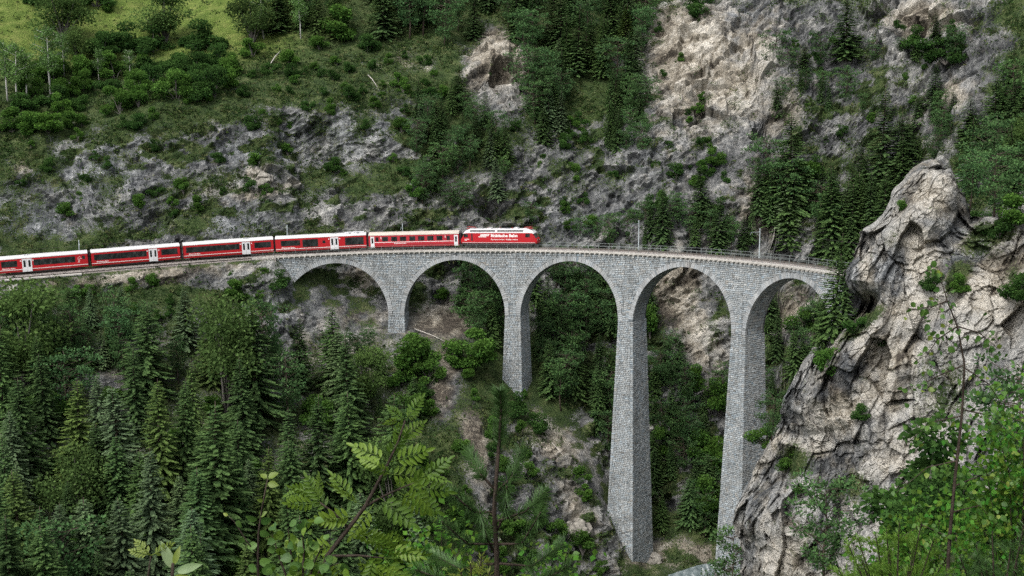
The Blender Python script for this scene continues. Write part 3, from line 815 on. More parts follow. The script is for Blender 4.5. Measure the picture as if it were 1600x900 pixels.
for q in (.5, -.5):
    under(track, strip(S_TL, S_TR, [(q + .035, -.14), (q + .035, .0), (q - .035, .0), (q - .035, -.14)], .8).build('rail', M_STEEL))
slm = MB().box(-.12, .12, -.95, .95, -.2, -.075).mesh('sleeper', M_SLEEP)
s = s_at(690)
while s < S_TR - 6:
    c, t = trk(s); o = link('sleeper', slm); o.location = c; o.rotation_euler = (0, 0, -t); under(track, o); s += .62
def railing(name, label, q, s0, s1, pitch, hgt, mat, thick, dz):
    r = empty(name, Q((s0 + s1) / 2, q, dz)); tag(r, label, 'railing', 'bridge railings')
    bpy.context.view_layer.update()
    pm = MB().box(-thick, thick, -thick, thick, -.1, hgt).mesh('post', mat)
    s = s0
    while s <= s1:
        c, t = trk(s); o = link('post', pm); o.location = Q(s, q, dz); o.rotation_euler = (0, 0, -t); under(r, o); s += pitch
    for h in (hgt - .02, hgt * .52):
        under(r, strip(s0, s1, [(q + thick * .8, dz + h - thick * .7), (q + thick * .8, dz + h + thick * .7), (q - thick * .8, dz + h + thick * .7), (q - thick * .8, dz + h - thick * .7)], 1.0).build('handrail', mat))
    return r
railing('railing', 'thin grey railing along the near edge of the viaduct deck', 2.3, S_L, S_END, 2.31, 1.12, M_RAILING, .022, -.32)
railing('railing', 'grey green railing along the far edge of the viaduct deck', -2.3, S_L, S_END - .5, 2.31, 1.15, M_RAILING, .032, -.32)
# retaining wall under the track at the left edge
wl = empty('retaining_wall', Q(s_at(60), 4, -2)); tag(wl, 'low grey stone retaining wall below the rear carriage', 'wall')
bpy.context.view_layer.update()
sa, sb = s_at(-70), s_at(126)
under(wl, strip(sa, sb, [(3.55, -3.6), (3.35, -.75), (2.4, -.75), (2.4, -3.6)]).build('wall_core', M_MORT))
mbw = MB(); v = -3.6
rows = []
while v < -.8: rows.append((v, v + .36, [(sa, sb, sa, sb)])); v += .36
facing(mbw, lambda u, v, o: Q(u, 3.35 + (-.75 - v) * .07 + o, v), rows, .06)
under(wl, stones_obj(mbw, None, 'wall_stones'))
under(wl, strip(sa, sb, [(3.6, -.76), (3.6, -.5), (2.6, -.5), (2.6, -.76)]).build('coping', M_CONC))
MASTS = [(124, 6.2, 'steel catenary mast behind the rear carriage'), (449, 6.3, 'steel catenary mast behind the carriage with wide white doors, against dark rock'), (629, 5.6, 'steel catenary mast rising behind the cream roofed coach'),
         (998, 6.4, 'steel catenary mast on the empty track, nearest the locomotive'), (1187, 6.0, 'steel catenary mast on the empty track near the crag')]
mast_s = []
for px, hgt, lab in MASTS:
    s = s_at(px, -2.65, 3); mast_s.append(s); c, t = trk(s)
    r = empty('catenary_mast', Q(s, -2.65, -.7), -t); tag(r, lab, 'mast', 'catenary masts along the line')
    MB().tube([(0, 0, -.4), (0, 0, hgt)], [.13, .085], 8).build('pole', M_MAST, r)
    MB().tube([(0, 0, hgt - .7), (0, -2.4, hgt - .55)], .035, 6).tube([(0, 0, hgt - 1.5), (0, -1.5, hgt - .6)], .025, 6).tube([(0, -2.2, hgt - .55), (0, -2.65, hgt - 1.0)], .02, 5).build('cantilever', M_MAST, r)
    MB().tube([(0, -.25, hgt - .69), (0, -.5, hgt - .66)], .07, 8).build('insulator', M_MAST, r)
    MB().box(-.25, .25, -.25, .25, -.5, .12).build('footing', M_CONC, r)
mw = MB()
M_WIRE = plain('copper_wire', (.10, .09, .085), .5, .4, .5)
sw = [S_TL] + mast_s + [S_TR]
pts = []
for a, b in zip(sw[:-1], sw[1:]):
    for k in range(8): pts.append(Q(a + (b - a) * k / 8, 0, 4.65))
mw.tube(pts, .014, 4)
cw = mw.build('contact_wire', M_WIRE); tag(cw, 'thin overhead contact wire strung above the track', 'wire')
# ------------------------------------------------------------------ train
def paint(name, col, rough=.35, spec=.5, dirt=.25):
    t = NT(name)
    n = t.noise(.8, 5, .6, t.scale(t.obj(), .6, 1, 2.2)); g = t.n('SeparateXYZ', {'Vector': t.obj()}).outputs[2]
    c = t.mix(t.math('MULTIPLY', t.ramp(n, [(.4, 0.0), (.75, 1.0)]), dirt), col, tuple(v * .45 + .02 for v in col))
    low = t.math('MULTIPLY', t.ramp(t.math('DIVIDE', g, 4.0), [(.12, 1.0), (.28, 0.0)]), t.math('MULTIPLY', n, dirt * 1.4))
    c = t.mix(low, c, (.10, .075, .06))
    return t.fin(c, rough, spec)
M_RED = paint('red_paint', (.40, .010, .016))
M_RED2 = paint('older_red_paint', (.40, .018, .030), .5, .4, .4)
M_RED3 = paint('bright_red_paint', (.41, .009, .016), .35, .5, .2)
M_WHT = paint('white_roof_paint', (.57, .565, .56), .5, .4, .25)
M_CREAM = paint('weathered_cream_roof', (.50, .44, .38), .7, .3, .5)
M_LINE = paint('white_line', (.78, .74, .72), .5, .3, .2)
M_DOOR = paint('pale_grey_door', (.66, .66, .67), .45, .4, .2)
M_UND = plain('underframe_black', (.030, .028, .028), .8, .2)
M_BEL = plain('rubber_gangway', (.035, .026, .028), .85, .2, 0, .3)
M_EQ = plain('roof_equipment', (.33, .34, .35), .6, .3, .2)
M_WHEEL = plain('wheel_steel', (.07, .06, .055), .5, .4, .5)
M_PANTO = plain('pantograph_red', (.33, .05, .05), .5, .4, .2)
def glass_material():
    t = NT('carriage_glass'); n = t.noise(.9, 4, .6, t.scale(t.obj(), 1.4, 1, .8))
    c = t.ramp(n, [(.42, (.012, .014, .015)), (.62, (.035, .04, .04)), (.78, (.16, .15, .13))])
    return t.fin(c, .08, .55)
M_GLASS = glass_material()
def text_obj(parent, txt, x0, z0, width, height, mat, y, bold=0.0, shear=0.0, name='lettering'):
    cu = bpy.data.curves.new(name, 'FONT'); cu.body = txt; cu.size = 1.0; cu.extrude = 0.01; cu.offset = bold; cu.shear = shear; cu.fill_mode = 'BOTH'
    cu.resolution_u = 2
    tmp = bpy.data.objects.new('tmp', cu); COL.objects.link(tmp)
    dg = bpy.context.evaluated_depsgraph_get()
    me = bpy.data.meshes.new_from_object(tmp.evaluated_get(dg)); me.name = name
    bpy.data.objects.remove(tmp); bpy.data.curves.remove(cu)
    co = np.empty(len(me.vertices) * 3, np.float32); me.vertices.foreach_get('co', co); co = co.reshape(-1, 3)
    mn, mx = co.min(0), co.max(0)
    q = np.empty_like(co)
    q[:, 0] = x0 + (co[:, 0] - mn[0]) / (mx[0] - mn[0]) * width
    q[:, 2] = z0 + (co[:, 1] - mn[1]) / (mx[1] - mn[1]) * height
    q[:, 1] = y - co[:, 2]
    me.vertices.foreach_set('co', q.ravel()); me.materials.clear(); me.materials.append(mat); me.update()
    return link(name, me, parent)
BW = 1.33                                                      # half width of a body
def bogie(root, x, wr=.36, half=1.0):
    b = MB().box(x - half - .35, x + half + .35, -.95, .95, .30, .62).box(x - .3, x + .3, -1.05, 1.05, .22, .7).build('bogie', M_UND, root)
    for dx in (-half, half):
        wmb = MB()
        for y in (-.52, .52):
            n = 18
            ring = [(x + dx + wr * math.cos(2*math.pi*k/n), y - .06, wr + wr * math.sin(2*math.pi*k/n)) for k in range(n)]
            ring2 = [(a, y + .06, c) for a, b_, c in ring]
            wmb.add(ring + ring2, [(k, (k+1) % n, (k+1) % n + n, k + n) for k in range(n)] + [tuple(range(n-1, -1, -1)), tuple(range(n, 2*n))])
        wmb.tube([(x + dx, -.5, wr), (x + dx, .5, wr)], .07, 8)
        wmb.build('wheelset', M_WHEEL, b)
def place(root, sA, sB):
    a, b = trk(sA)[0], trk(sB)[0]; d = b - a
    m_ = (a + b) / 2
    X_ = Vector(d).normalized(); Z_ = (Vector((0, 0, 1)) - X_ * X_.z).normalized(); Y_ = Z_.cross(X_)
    root.matrix_world = Matrix(((X_.x, Y_.x, Z_.x, m_[0]), (X_.y, Y_.y, Z_.y, m_[1]), (X_.z, Y_.z, Z_.z, m_[2]), (0, 0, 0, 1)))
    return np.linalg.norm(d)
def pane_row(root, L, f0, f1, z0, z1, n, name='window', rec=.03):
    """a window of n panes on the camera side, with the matching one opposite"""
    x0, x1 = -L/2 + f0 * L, -L/2 + f1 * L
    for sg in (-1, 1):
        y = sg * (BW + .004)
        fr = MB()
        fr.box(x0 - .05, x1 + .05, min(y, y - sg * .04), max(y, y - sg * .04), z0 - .05, z1 + .05)
        fo = fr.build(name, M_BEL, root)
        wd = (x1 - x0) / n
        for k in range(n):
            a, b = x0 + k * wd + .03, x0 + (k + 1) * wd - .03
            MB().box(a, b, min(y + sg * .004, y - sg * .02), max(y + sg * .004, y - sg * .02), z0, z1).build('pane', M_GLASS, fo)
def door(root, L, fc, wid, z0, z1, mat, leaves=2, label=None):
    xc = -L/2 + fc * L
    for sg in (-1, 1):
        d = MB()
        y0, y1 = sg * (BW - .02), sg * (BW + .028)
        lw = wid / leaves
        for k in range(leaves):
            a = xc - wid/2 + k * lw + .015; d.box(a, a + lw - .03, min(y0, y1), max(y0, y1), z0, z1)
        do = d.build('door', mat, root)
        for k in range(leaves):
            a = xc - wid/2 + k * lw + lw * .28
            MB().box(a, a + lw * .44, min(y1, y1 + sg * .012), max(y1, y1 + sg * .012), z0 + (z1 - z0) * .36, z1 - .3).build('door_window', M_GLASS, do)
def body_shell(root, L, mat, roofmat, zb=.48, zs=3.10, zt=3.66, inset=.06, rname='roof'):
    prof = [(-BW + .10, zb), (-BW, zb + .55), (-BW, zs), (BW, zs), (BW, zb + .55), (BW - .10, zb)]
    bo = MB().prism(prof, -L/2 + inset, L/2 - inset).build('body', mat, root); bevel(bo, .04, 2)
    rp = [(-BW - .01, zs + .003), (-BW - .005, zs + .13), (-BW + .13, zs + .32), (-BW + .42, zs + .47), (-.5, zt), (.5, zt), (BW - .42, zs + .47), (BW - .13, zs + .32), (BW + .005, zs + .13), (BW + .01, zs + .003)]
    ro = MB().prism(rp[::-1], -L/2 + inset - .02, L/2 - inset + .02).build(rname, roofmat, root); bevel(ro, .03, 1)
    return bo, ro
def stripe(root, L, z0, z1, mat, x0=None, x1=None, name='stripe'):
    x0 = -L/2 + .1 if x0 is None else x0; x1 = L/2 - .1 if x1 is None else x1
    for sg in (-1, 1):
        y = sg * (BW + .003); MB().box(x0, x1, min(y, y - sg * .02), max(y, y - sg * .02), z0, z1).build(name, mat, root)
def underfloor(root, L):
    MB().box(-L/2 + 3.4, L/2 - 3.4, -1.15, 1.15, .22, .55).box(-L/2 + .3, L/2 - .3, -1.0, 1.0, .45, .6).build('underframe', M_UND, root)
def gangway(root, L, side, zs=3.2):
    x = side * L / 2
    g = MB()
    for k in range(5): g.box(x - side * .06 + side * k * .1 - .035, x - side * .06 + side * k * .1 + .035, -1.05 + .03 * (k % 2), 1.05 - .03 * (k % 2), .55, zs + .25)
    g.box(min(x - side * .08, x + side * .38), max(x - side * .08, x + side * .38), -.98, .98, .6, zs + .2)
    g.build('gangway', M_BEL, root)
def new_car(pxl, pxr, label):
    sA, sB = s_at(pxl, 1.33, 1.8), s_at(pxr, 1.33, 1.8)
    root = empty('railway_carriage'); tag(root, label, 'carriage', 'carriages of the red train')
    L = place(root, sA, sB)
    return root, L
def modern(pxl, pxr, label, kind, gang=True):
    root, L = new_car(pxl, pxr, label)
    body_shell(root, L, M_RED, M_WHT)
    underfloor(root, L)
    bogie(root, -L/2 + 2.6); bogie(root, L/2 - 2.6)
    zd0, zd1 = .46, 3.02
    if kind == 'a':
        pane_row(root, L, .035, .615, 1.62, 2.72, 6); pane_row(root, L, .785, .965, 1.62, 2.72, 2); door(root, L, .69, 1.75, zd0, zd1, M_DOOR)
        text_obj(root, 'Rhätische Bahn', -L/2 + .06 * L, 1.16, 2.3, .26, M_LINE, -BW - .004, .02)
        da, db = .69, .69
    elif kind == 'b':
        pane_row(root, L, .035, .205, 1.62, 2.72, 2); pane_row(root, L, .39, .85, 1.62, 2.72, 5); door(root, L, .315, 1.85, zd0, zd1, M_DOOR); pane_row(root, L, .935, .965, 2.1, 2.7, 1)
        text_obj(root, 'Rhätische Bahn', -L/2 + .04 * L, 1.16, 2.4, .26, M_LINE, -BW - .004, .02)
        em = MB()                                                # white outline of a horned animal's head
        xo, zo = -L/2 + .885 * L, 1.35
        for st in ([(0, .1), (.1, .5), (.0, .9), (.12, 1.2)], [(.3, 1.35), (.45, 1.1), (.4, .8), (.2, .75)], [(.2, .75), (.3, .4), (.25, .1)], [(.4, .8), (.6, .9), (.7, .75)]):
            em.tube([(xo + a, -BW - .004, zo + b) for a, b in st], .03, 5)
        em.build('emblem', M_LINE, root)
        da = .315
    else:
        pane_row(root, L, .065, .27, 1.62, 2.72, 2); pane_row(root, L, .30, .465, 1.25, 2.78, 2); pane_row(root, L, .518, .545, 1.9, 2.4, 1); door(root, L, .645, 1.75, zd0, zd1, M_DOOR); pane_row(root, L, .765, .965, 1.25, 2.8, 3)
        text_obj(root, 'Rhätische Bahn', -L/2 + .07 * L, 1.10, 2.7, .28, M_LINE, -BW - .004, .02)
        MB().box(L/2 - 4.6, L/2 - .5, -.95, .95, 3.56, 3.78).build('roof_unit', M_DOOR, root)
        for x in (L/2 - 3.5, L/2 - 1.8): MB().box(x - .25, x + .25, -1.0, -.5, 3.60, 3.80).build('roof_fan', M_EQ, root)
        da = .645
    # bottom line, broken at the door
    xd = -L/2 + da * L
    stripe(root, L, .93, 1.03, M_LINE, x1=xd - .92); stripe(root, L, .93, 1.03, M_LINE, x0=xd + .92)
    for x in (xd - 1.15, xd + 1.15): MB().box(x - .10, x + .10, -BW - .006, -BW + .01, 2.55, 2.78).build('class_number', M_LINE, root)
    for x in (xd - .25, xd + .35): MB().box(x - .22, x + .22, -.7, -.35, 3.58, 3.74).build('roof_vent', M_EQ, root)
    MB().box(-L/2 + 4.5, L/2 - 5.0, -.5, .5, 3.62, 3.70).build('roof_panel', M_WHT, root)
    if gang: gangway(root, L, 1)
    return root, L
modern(-2, 138.5, 'red rear carriage at the left edge, animal head emblem beside its last window', 'b')
modern(143, 282.5, 'red carriage with white double door, next to the rear carriage', 'a')
modern(287.5, 427.5, 'red carriage with white double door ahead of it, just left of the viaduct', 'a')
modern(431.5, 572.5, 'red carriage with tall windows and round porthole, over the first arch', 'c')
# older coach
root, L = new_car(577, 717, 'older red coach with cream roof and small square windows behind the locomotive')
body_shell(root, L, M_RED2, M_CREAM, zs=2.92, zt=3.55)
underfloor(root, L); bogie(root, -L/2 + 2.7); bogie(root, L/2 - 2.7)
for a, b in [(.155, .216), (.256, .317), (.353, .417), (.456, .517), (.553, .617), (.653, .717), (.755, .815)]: pane_row(root, L, a, b, 1.75, 2.62, 1)
for a, b in [(.083, .112), (.865, .897)]: pane_row(root, L, a, b, 1.75, 2.55, 1)
door(root, L, .045, .85, .5, 2.75, M_DOOR, 1); door(root, L, .965, .85, .5, 2.75, M_DOOR, 1)
stripe(root, L, 1.45, 1.56, M_LINE, x0=-L/2 + 1.35, x1=L/2 - 1.2)
text_obj(root, 'Rhätische Bahn', -L/2 + .285 * L, 1.13, 2.6, .24, M_LINE, -BW - .004, .02)
for f in (.135, .842): text_obj(root, '2', -L/2 + f * L, 2.25, .24, .42, M_LINE, -BW - .004, .03, name='class_number')
gangway(root, L, -1, 2.7); gangway(root, L, 1, 2.7)
for f in (.1, .3, .5, .7, .9): MB().tube([(-L/2 + f * L, -.2, 3.5), (-L/2 + f * L, -.2, 3.66)], .14, 8).build('roof_ventilator', M_CREAM, root)
# locomotive
sA, sB = s_at(721, 1.33, 1.5), s_at(838, 1.33, 1.5)
loco = empty('locomotive'); tag(loco, 'red electric locomotive with white roof and large white lettering at the head of the train', 'locomotive')
L = place(loco, sA, sB)
def loft(secs):
    """sections (x, half width factor, profile of (y, z)) joined"""
    V, F = [], []; n = len(secs[0][1])
    for x, pr in secs: V += [(x, y, z) for y, z in pr]
    for i in range(len(secs) - 1):
        for k in range(n): F.append((i*n+k, i*n+(k+1) % n, (i+1)*n+(k+1) % n, (i+1)*n+k))
    F += [tuple(range(n-1, -1, -1)), tuple((len(secs)-1)*n+k for k in range(n))]
    return MB().add(V, F)
def bsec(k, zt): return [(-BW*k + .1, .94), (-BW*k, 1.2), (-BW*k, zt), (BW*k, zt), (BW*k, 1.2), (BW*k - .1, .94)]
h2 = L / 2
lb = loft([(-h2, bsec(.86, 1.85)), (-h2 + .25, bsec(.93, 2.0)), (-h2 + .85, bsec(.99, 3.02)), (-h2 + 1.2, bsec(1, 3.10)), (h2 - 1.2, bsec(1, 3.10)), (h2 - .85, bsec(.99, 3.02)), (h2 - .25, bsec(.93, 2.0)), (h2, bsec(.86, 1.85))]).build('body', M_RED3, loco)
def rsec(k, z0, z1): return [(-BW*k - .008, z0), (-BW*k + .02, z0 + .25*(z1-z0)), (-BW*k + .42, z1), (BW*k - .42, z1), (BW*k - .02, z0 + .25*(z1-z0)), (BW*k + .008, z0)][::-1]
lr = loft([(-h2 + .55, rsec(.97, 2.92, 3.1)), (-h2 + .95, rsec(1, 3.06, 3.5)), (-h2 + 1.9, rsec(1, 3.105, 3.9)), (h2 - 1.9, rsec(1, 3.105, 3.9)), (h2 - .95, rsec(1, 3.06, 3.5)), (h2 - .55, rsec(.97, 2.92, 3.1))]).build('roof', M_WHT, loco)
for a, b in ((.125, .46), (.485, .83)):                       # dark ventilation grilles set on the roof slope, with slats
    x0, x1 = -h2 + a * L, -h2 + b * L
    for sg in (-1, 1):
        def gp(x, t, o=.02): return (x, sg * (BW - .02 - .4 * t + .83 * o), 3.304 + .596 * t + .55 * o)
        g = MB().hexa([gp(x0, .12), gp(x1, .12), gp(x1, .62), gp(x0, .62)], [gp(x0, .12, -.03), gp(x1, .12, -.03), gp(x1, .62, -.03), gp(x0, .62, -.03)]).build('grille', M_UND, lr)
for x in np.linspace(-h2 + 2.4, h2 - 2.6, 7): MB().box(x - .5, x + .35, -.6, .5, 3.88, 3.88 + .1 + .1 * (int(x * 7) % 3)).build('roof_box', M_EQ if int(x * 5) % 2 else M_WHT, loco)
for x in np.linspace(-h2 + 3, h2 - 3, 5): MB().tube([(x, .2, 3.88), (x, .2, 4.17)], .07, 8).build('insulator', M_PANTO, loco)
for x, d in ((-h2 + 1.9, 1), (h2 - 1.9, -1)):
    p = MB().box(x - .8, x + .8, -.55, .55, 3.90, 3.96)
    p.tube([(x - d * .7, -.3, 3.98), (x + d * .9, -.2, 4.2), (x - d * .5, -.1, 4.32)], .04, 6).tube([(x - d * .7, .3, 3.98), (x + d * .9, .2, 4.2), (x - d * .5, .1, 4.32)], .04, 6)
    p.tube([(x - d * .5, -.8, 4.3), (x - d * .5, .8, 4.3)], .05, 6)
    p.build('pantograph', M_PANTO, loco)
for sg in (-1, 1):
    y = sg * (BW + .004)
    def plate(f0, f1, z0, z1, mat, name): return MB().box(-h2 + f0 * L, -h2 + f1 * L, min(y, y - sg * .03), max(y, y - sg * .03), z0, z1).build(name, mat, loco)
    plate(.045, .10, 2.2, 2.92, M_GLASS, 'cab_window'); plate(.855, .915, 2.2, 2.96, M_GLASS, 'cab_window'); plate(.143, .162, 1.5, 2.98, M_BEL, 'cab_door')
    MB().box(-h2 + .35, h2 - .35, min(y, y - sg * .03), max(y, y - sg * .03), 1.02, 1.16).build('stripe', plain('pink_grey_line', (.50, .34, .34), .6) if sg < 0 else bpy.data.materials['pink_grey_line'], loco)
for sg in (-1, 1):                                             # windscreens set into the sloping ends
    xa, xb = sg * (h2 - .30), sg * (h2 - .80)
    MB().add([(xa + sg * .03, -1.02, 2.06), (xa + sg * .03, 1.02, 2.06), (xb + sg * .03, 1.08, 2.92), (xb + sg * .03, -1.08, 2.92), (xa - sg * .1, -1.02, 2.06), (xa - sg * .1, 1.02, 2.06), (xb - sg * .1, 1.08, 2.92), (xb - sg * .1, -1.08, 2.92)],
             [(0,1,2,3) if sg > 0 else (3,2,1,0), (0,4,5,1), (1,5,6,2), (2,6,7,3), (3,7,4,0)]).build('windscreen', M_GLASS, loco)
    for yy in (-.8, .8): MB().tube([(sg * (h2 - .1), yy, 1.6), (sg * (h2 + .03), yy, 1.6)], .12, 10).build('headlight', M_DOOR, loco)
    MB().box(min(sg * (h2 - .4), sg * (h2 + .12)), max(sg * (h2 - .4), sg * (h2 + .12)), -1.1, 1.1, .2, .6).tube([(sg * h2, 0, .75), (sg * (h2 + .45), 0, .75)], .12, 8).build('buffer_beam', M_UND, loco)
MB().box(-h2 + 1, h2 - 1, -1.1, 1.1, .25, 1.0).build('underframe', M_UND, loco)
bogie(loco, -h2 + 3.2, .5, 1.1); bogie(loco, 0, .5, 1.1); bogie(loco, h2 - 3.2, .5, 1.1)
yt = -BW - .006
text_obj(loco, 'Rhätische Bahn', -h2 + .405 * L, 2.24, .35 * L, .64, M_LINE, yt, .045)
text_obj(loco, 'Ferrovia retica', -h2 + .405 * L, 1.64, .175 * L, .28, M_LINE, yt, .02)
text_obj(loco, 'Viafier retica', -h2 + .597 * L, 1.64, .158 * L, .28, M_LINE, yt, .02)
lg = MB()                                                      # slanted three-bar emblem in front of the name
def para(x0, x1, z0, z1, sh): lg.hexa([(x0, yt, z0), (x1, yt, z0), (x1 + sh, yt, z1), (x0 + sh, yt, z1)], [(x0, yt + .02, z0), (x1, yt + .02, z0), (x1 + sh, yt + .02, z1), (x0 + sh, yt + .02, z1)])
lx = -h2 + .235 * L
para(lx, lx + 1.75, 2.24, 2.40, .1); para(lx + .35, lx + 2.0, 2.47, 2.64, .14); para(lx + .5, lx + 2.45, 2.71, 2.88, .12); para(lx + 1.95, lx + 2.3, 2.47, 2.64, .1)
lg.build('emblem', M_LINE, loco)
for k in range(2): MB().box(-h2 + .055 * L, -h2 + (.115 - .03 * k) * L, yt, yt + .02, 1.75 - .2 * k, 1.86 - .2 * k).build('number_plate', M_LINE, loco)
# ------------------------------------------------------------------ trees and shrubs
def foliage(name, tint=(1, 1, 1), trans=.25, vary=.35):
    t = NT(name)
    a = t.attr('col').outputs['Color']
    r = t.n('ObjectInfo').outputs['Random']
    k = t.ramp(r, [(0.0, tuple((1 - vary) * c for c in tint)), (.35, tint), (.7, tuple(c * f for c, f in zip(tint, (1 + vary * .35, 1 + vary * .35, 1 - vary * .1)))), (1.0, tuple(c * f for c, f in zip(tint, (1 - vary * .1, 1 + vary * .1, 1 + vary * .15))))])
    c = t.mix(1.0, a, k, 'MULTIPLY')
    d = t.n('BsdfDiffuse', {'Color': c}); tr = t.n('BsdfTranslucent', {'Color': c})
    mx = t.n('MixShader', {0: trans, 1: d.outputs[0], 2: tr.outputs[0]})
    t.l(mx.outputs[0], t.out.inputs['Surface']); t.t.nodes.remove(t.b)
    return t.m
M_NEEDLE = foliage('spruce_needles', (1.30, 1.46, 1.22), .22)
M_PINE = foliage('pine_needles', (1.28, 1.44, 1.2), .22)
M_LEAF = foliage('broad_leaves', (1.25, 1.45, 1.05), .36, .25)
M_UNDER = foliage('undergrowth_leaves', (1, 1, 1), .25, 0.0)
def bark(name, lo, hi, sc=6):
    t = NT(name); n = t.noise(sc, 4, .6, t.scale(t.obj(), 1, 1, .3))
    t.bump(n, .5, .05)
    return t.fin(t.ramp(n, [(.35, lo), (.65, hi)]), .9, .1)
M_BARK = bark('conifer_bark', (.045, .035, .028), (.12, .095, .075))
M_BARKG = bark('grey_bark', (.06, .055, .05), (.16, .15, .135))
M_BIRCH = bark('birch_bark', (.30, .29, .27), (.70, .69, .65), 3)
M_DEAD = bark('bleached_dead_wood', (.30, .28, .25), (.55, .52, .47))
TR = np.random.default_rng(5)
def sprays(root, d, side, ln, wd, col, droop=0.0, cup=.12):
    """flat pointed sprays: root points, unit directions, unit side vectors, length, half width -> V, F, C"""
    n = len(root)
    ln, wd = np.broadcast_to(ln, n)[:, None], np.broadcast_to(wd, n)[:, None]
    nor = np.cross(d, side)
    mid = root + d * ln * .45
    tip = root + d * ln + np.array([0, 0, -1.0]) * droop * ln
    V = np.stack([root, mid + side * wd + nor * wd * cup, tip, mid - side * wd + nor * wd * cup], 1).reshape(-1, 3)
    i = np.arange(n) * 4
    F = np.concatenate([np.stack([i, i+1, i+2], 1), np.stack([i, i+2, i+3], 1)], 0)
    C = np.concatenate([col, col], 0)
    return V, F, C
def unit(v): return v / (np.linalg.norm(v, axis=-1, keepdims=True) + 1e-9)
def merge(parts):
    V, F, C = [], [], []; b = 0
    for v, f, c in parts: V.append(v); F.append(f + b); C.append(c); b += len(v)
    return np.concatenate(V), np.concatenate(F), np.concatenate(C)
def crown_mesh(name, parts, mat):
    V, F, C = merge(parts)
    return mesh_np(name, V, F, [mat], attrs={'col': ('FACE', C)})
def colors(n, base, var=.3, tip=None):
    k = TR.uniform(1 - var, 1 + var, (n, 1)); c = np.array(base)[None] * k
    c[:, 0] *= TR.uniform(.85, 1.2, n)
    return c
def spruce(h=1.0, r=.17, seed=0, base=(.036, .064, .031), tipc=(.074, .112, .047), gaps=.08, bare=.04):
    """unit-height spruce: whorls of drooping branches clothed with sprays"""
    g = np.random.default_rng(seed)
    parts = []
    tmb = MB().tube([(0, 0, -.03), (0, 0, .4), (0, 0, .8), (0, 0, 1.0)], [.013, .010, .005, .001], 7)
    nw = 44
    for w_ in range(nw):
        f = bare + (1 - bare - .015) * (w_ / nw) ** .92
        nb = int(g.integers(6, 10)) if f < .9 else 5
        a0 = g.uniform(0, 6.28)
        for b in range(nb):
            if g.random() < gaps: continue
            a = a0 + 6.283 * b / nb + g.normal(0, .22)
            L = r * ((1 - f) ** .78) * g.uniform(.66, 1.12) * (0.75 + .25 * min(1, f / .12)) + .008
            elev = .55 * f - .18 + g.normal(0, .1)
            di = np.array([math.cos(a) * math.cos(elev), math.sin(a) * math.cos(elev), math.sin(elev)])
            n = max(5, int(40 * L / .1))
            t_ = np.sort(g.uniform(.10, 1, n))
            sag = -.22 * (t_ ** 1.6) * L + .16 * np.maximum(0, t_ - .6) * L
            pos = np.array([0, 0, f])[None] + di[None] * (t_ * L)[:, None]; pos[:, 2] += sag
            hz = np.array([-math.sin(a), math.cos(a), 0.])
            sgn = g.choice([-1, 1], n)
            ang = g.uniform(.35, 1.05, n) * (1 - .5 * t_)
            d = unit(di[None] * np.cos(ang)[:, None] + hz[None] * (sgn * np.sin(ang))[:, None] + np.array([0, 0, -1.]) * g.uniform(.0, .45, n)[:, None])
            sd = unit(np.cross(d, np.array([0, 0, 1.0]) + g.normal(0, .25, (n, 3))))
            ln = (.015 + .018 * (1 - f)) * g.uniform(.7, 1.25, n) * (1.15 - .35 * t_)
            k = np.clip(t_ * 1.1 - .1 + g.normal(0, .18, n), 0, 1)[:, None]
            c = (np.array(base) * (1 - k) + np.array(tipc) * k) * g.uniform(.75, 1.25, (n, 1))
            parts.append(sprays(pos, d, sd, ln, ln * .30, c, .14))
    return tmb, parts
def pine(seed=0, base=(.034, .066, .032), tipc=(.072, .118, .052), bare=.32, spread=.22, n_cl=34):
    """unit-height mountain pine: crooked stem, clumps of needle tufts with gaps between"""
    g = np.random.default_rng(seed)
    bx, by = g.normal(0, .02, 2)
    stem = [np.array([0, 0, -.03]), np.array([bx, by, .3]), np.array([bx * 2, -by, .6]), np.array([bx, by, .97])]
    tmb = MB().tube(stem, [.016, .012, .008, .002], 7)
    def sp(f): return np.array([np.interp(f, [0, .3, .6, .97], [p[k] for p in stem]) for k in range(3)])
    parts = []
    for c_ in range(n_cl):
        f = bare + (1 - bare) * (c_ + g.uniform(0, 1)) / n_cl
        a = g.uniform(0, 6.28)
        rr = spread * math.sin(math.pi * min(.98, .28 + .72 * (1 - (f - bare) / (1 - bare)))) ** .8 * g.uniform(.35, 1.1) + .01
        o = sp(f * .97); e = o + np.array([math.cos(a) * rr, math.sin(a) * rr, rr * g.uniform(.0, .5)])
        tmb.tube([o - np.array([0, 0, .01]), (o + e) / 2 + np.array([0, 0, -.01]), e], [.005, .0035, .002], 4, cap=False)
        n = 44
        v = unit(g.normal(0, 1, (n, 3)) * np.array([1, 1, .6])); q = e + v * (g.random((n, 1)) ** .5) * g.uniform(.06, .105) * np.array([1.15, 1.15, .62])
        d = unit(v + np.array([0, 0, .55]) + g.normal(0, .3, (n, 3)))
        sd = unit(np.cross(d, g.normal(0, 1, (n, 3))))
        ln = g.uniform(.024, .046, n)
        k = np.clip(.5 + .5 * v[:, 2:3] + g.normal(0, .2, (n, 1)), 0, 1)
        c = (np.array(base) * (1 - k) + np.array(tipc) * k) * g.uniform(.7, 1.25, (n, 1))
        parts.append(sprays(q, d, sd, ln, ln * .30, c, .05))
    return tmb, parts
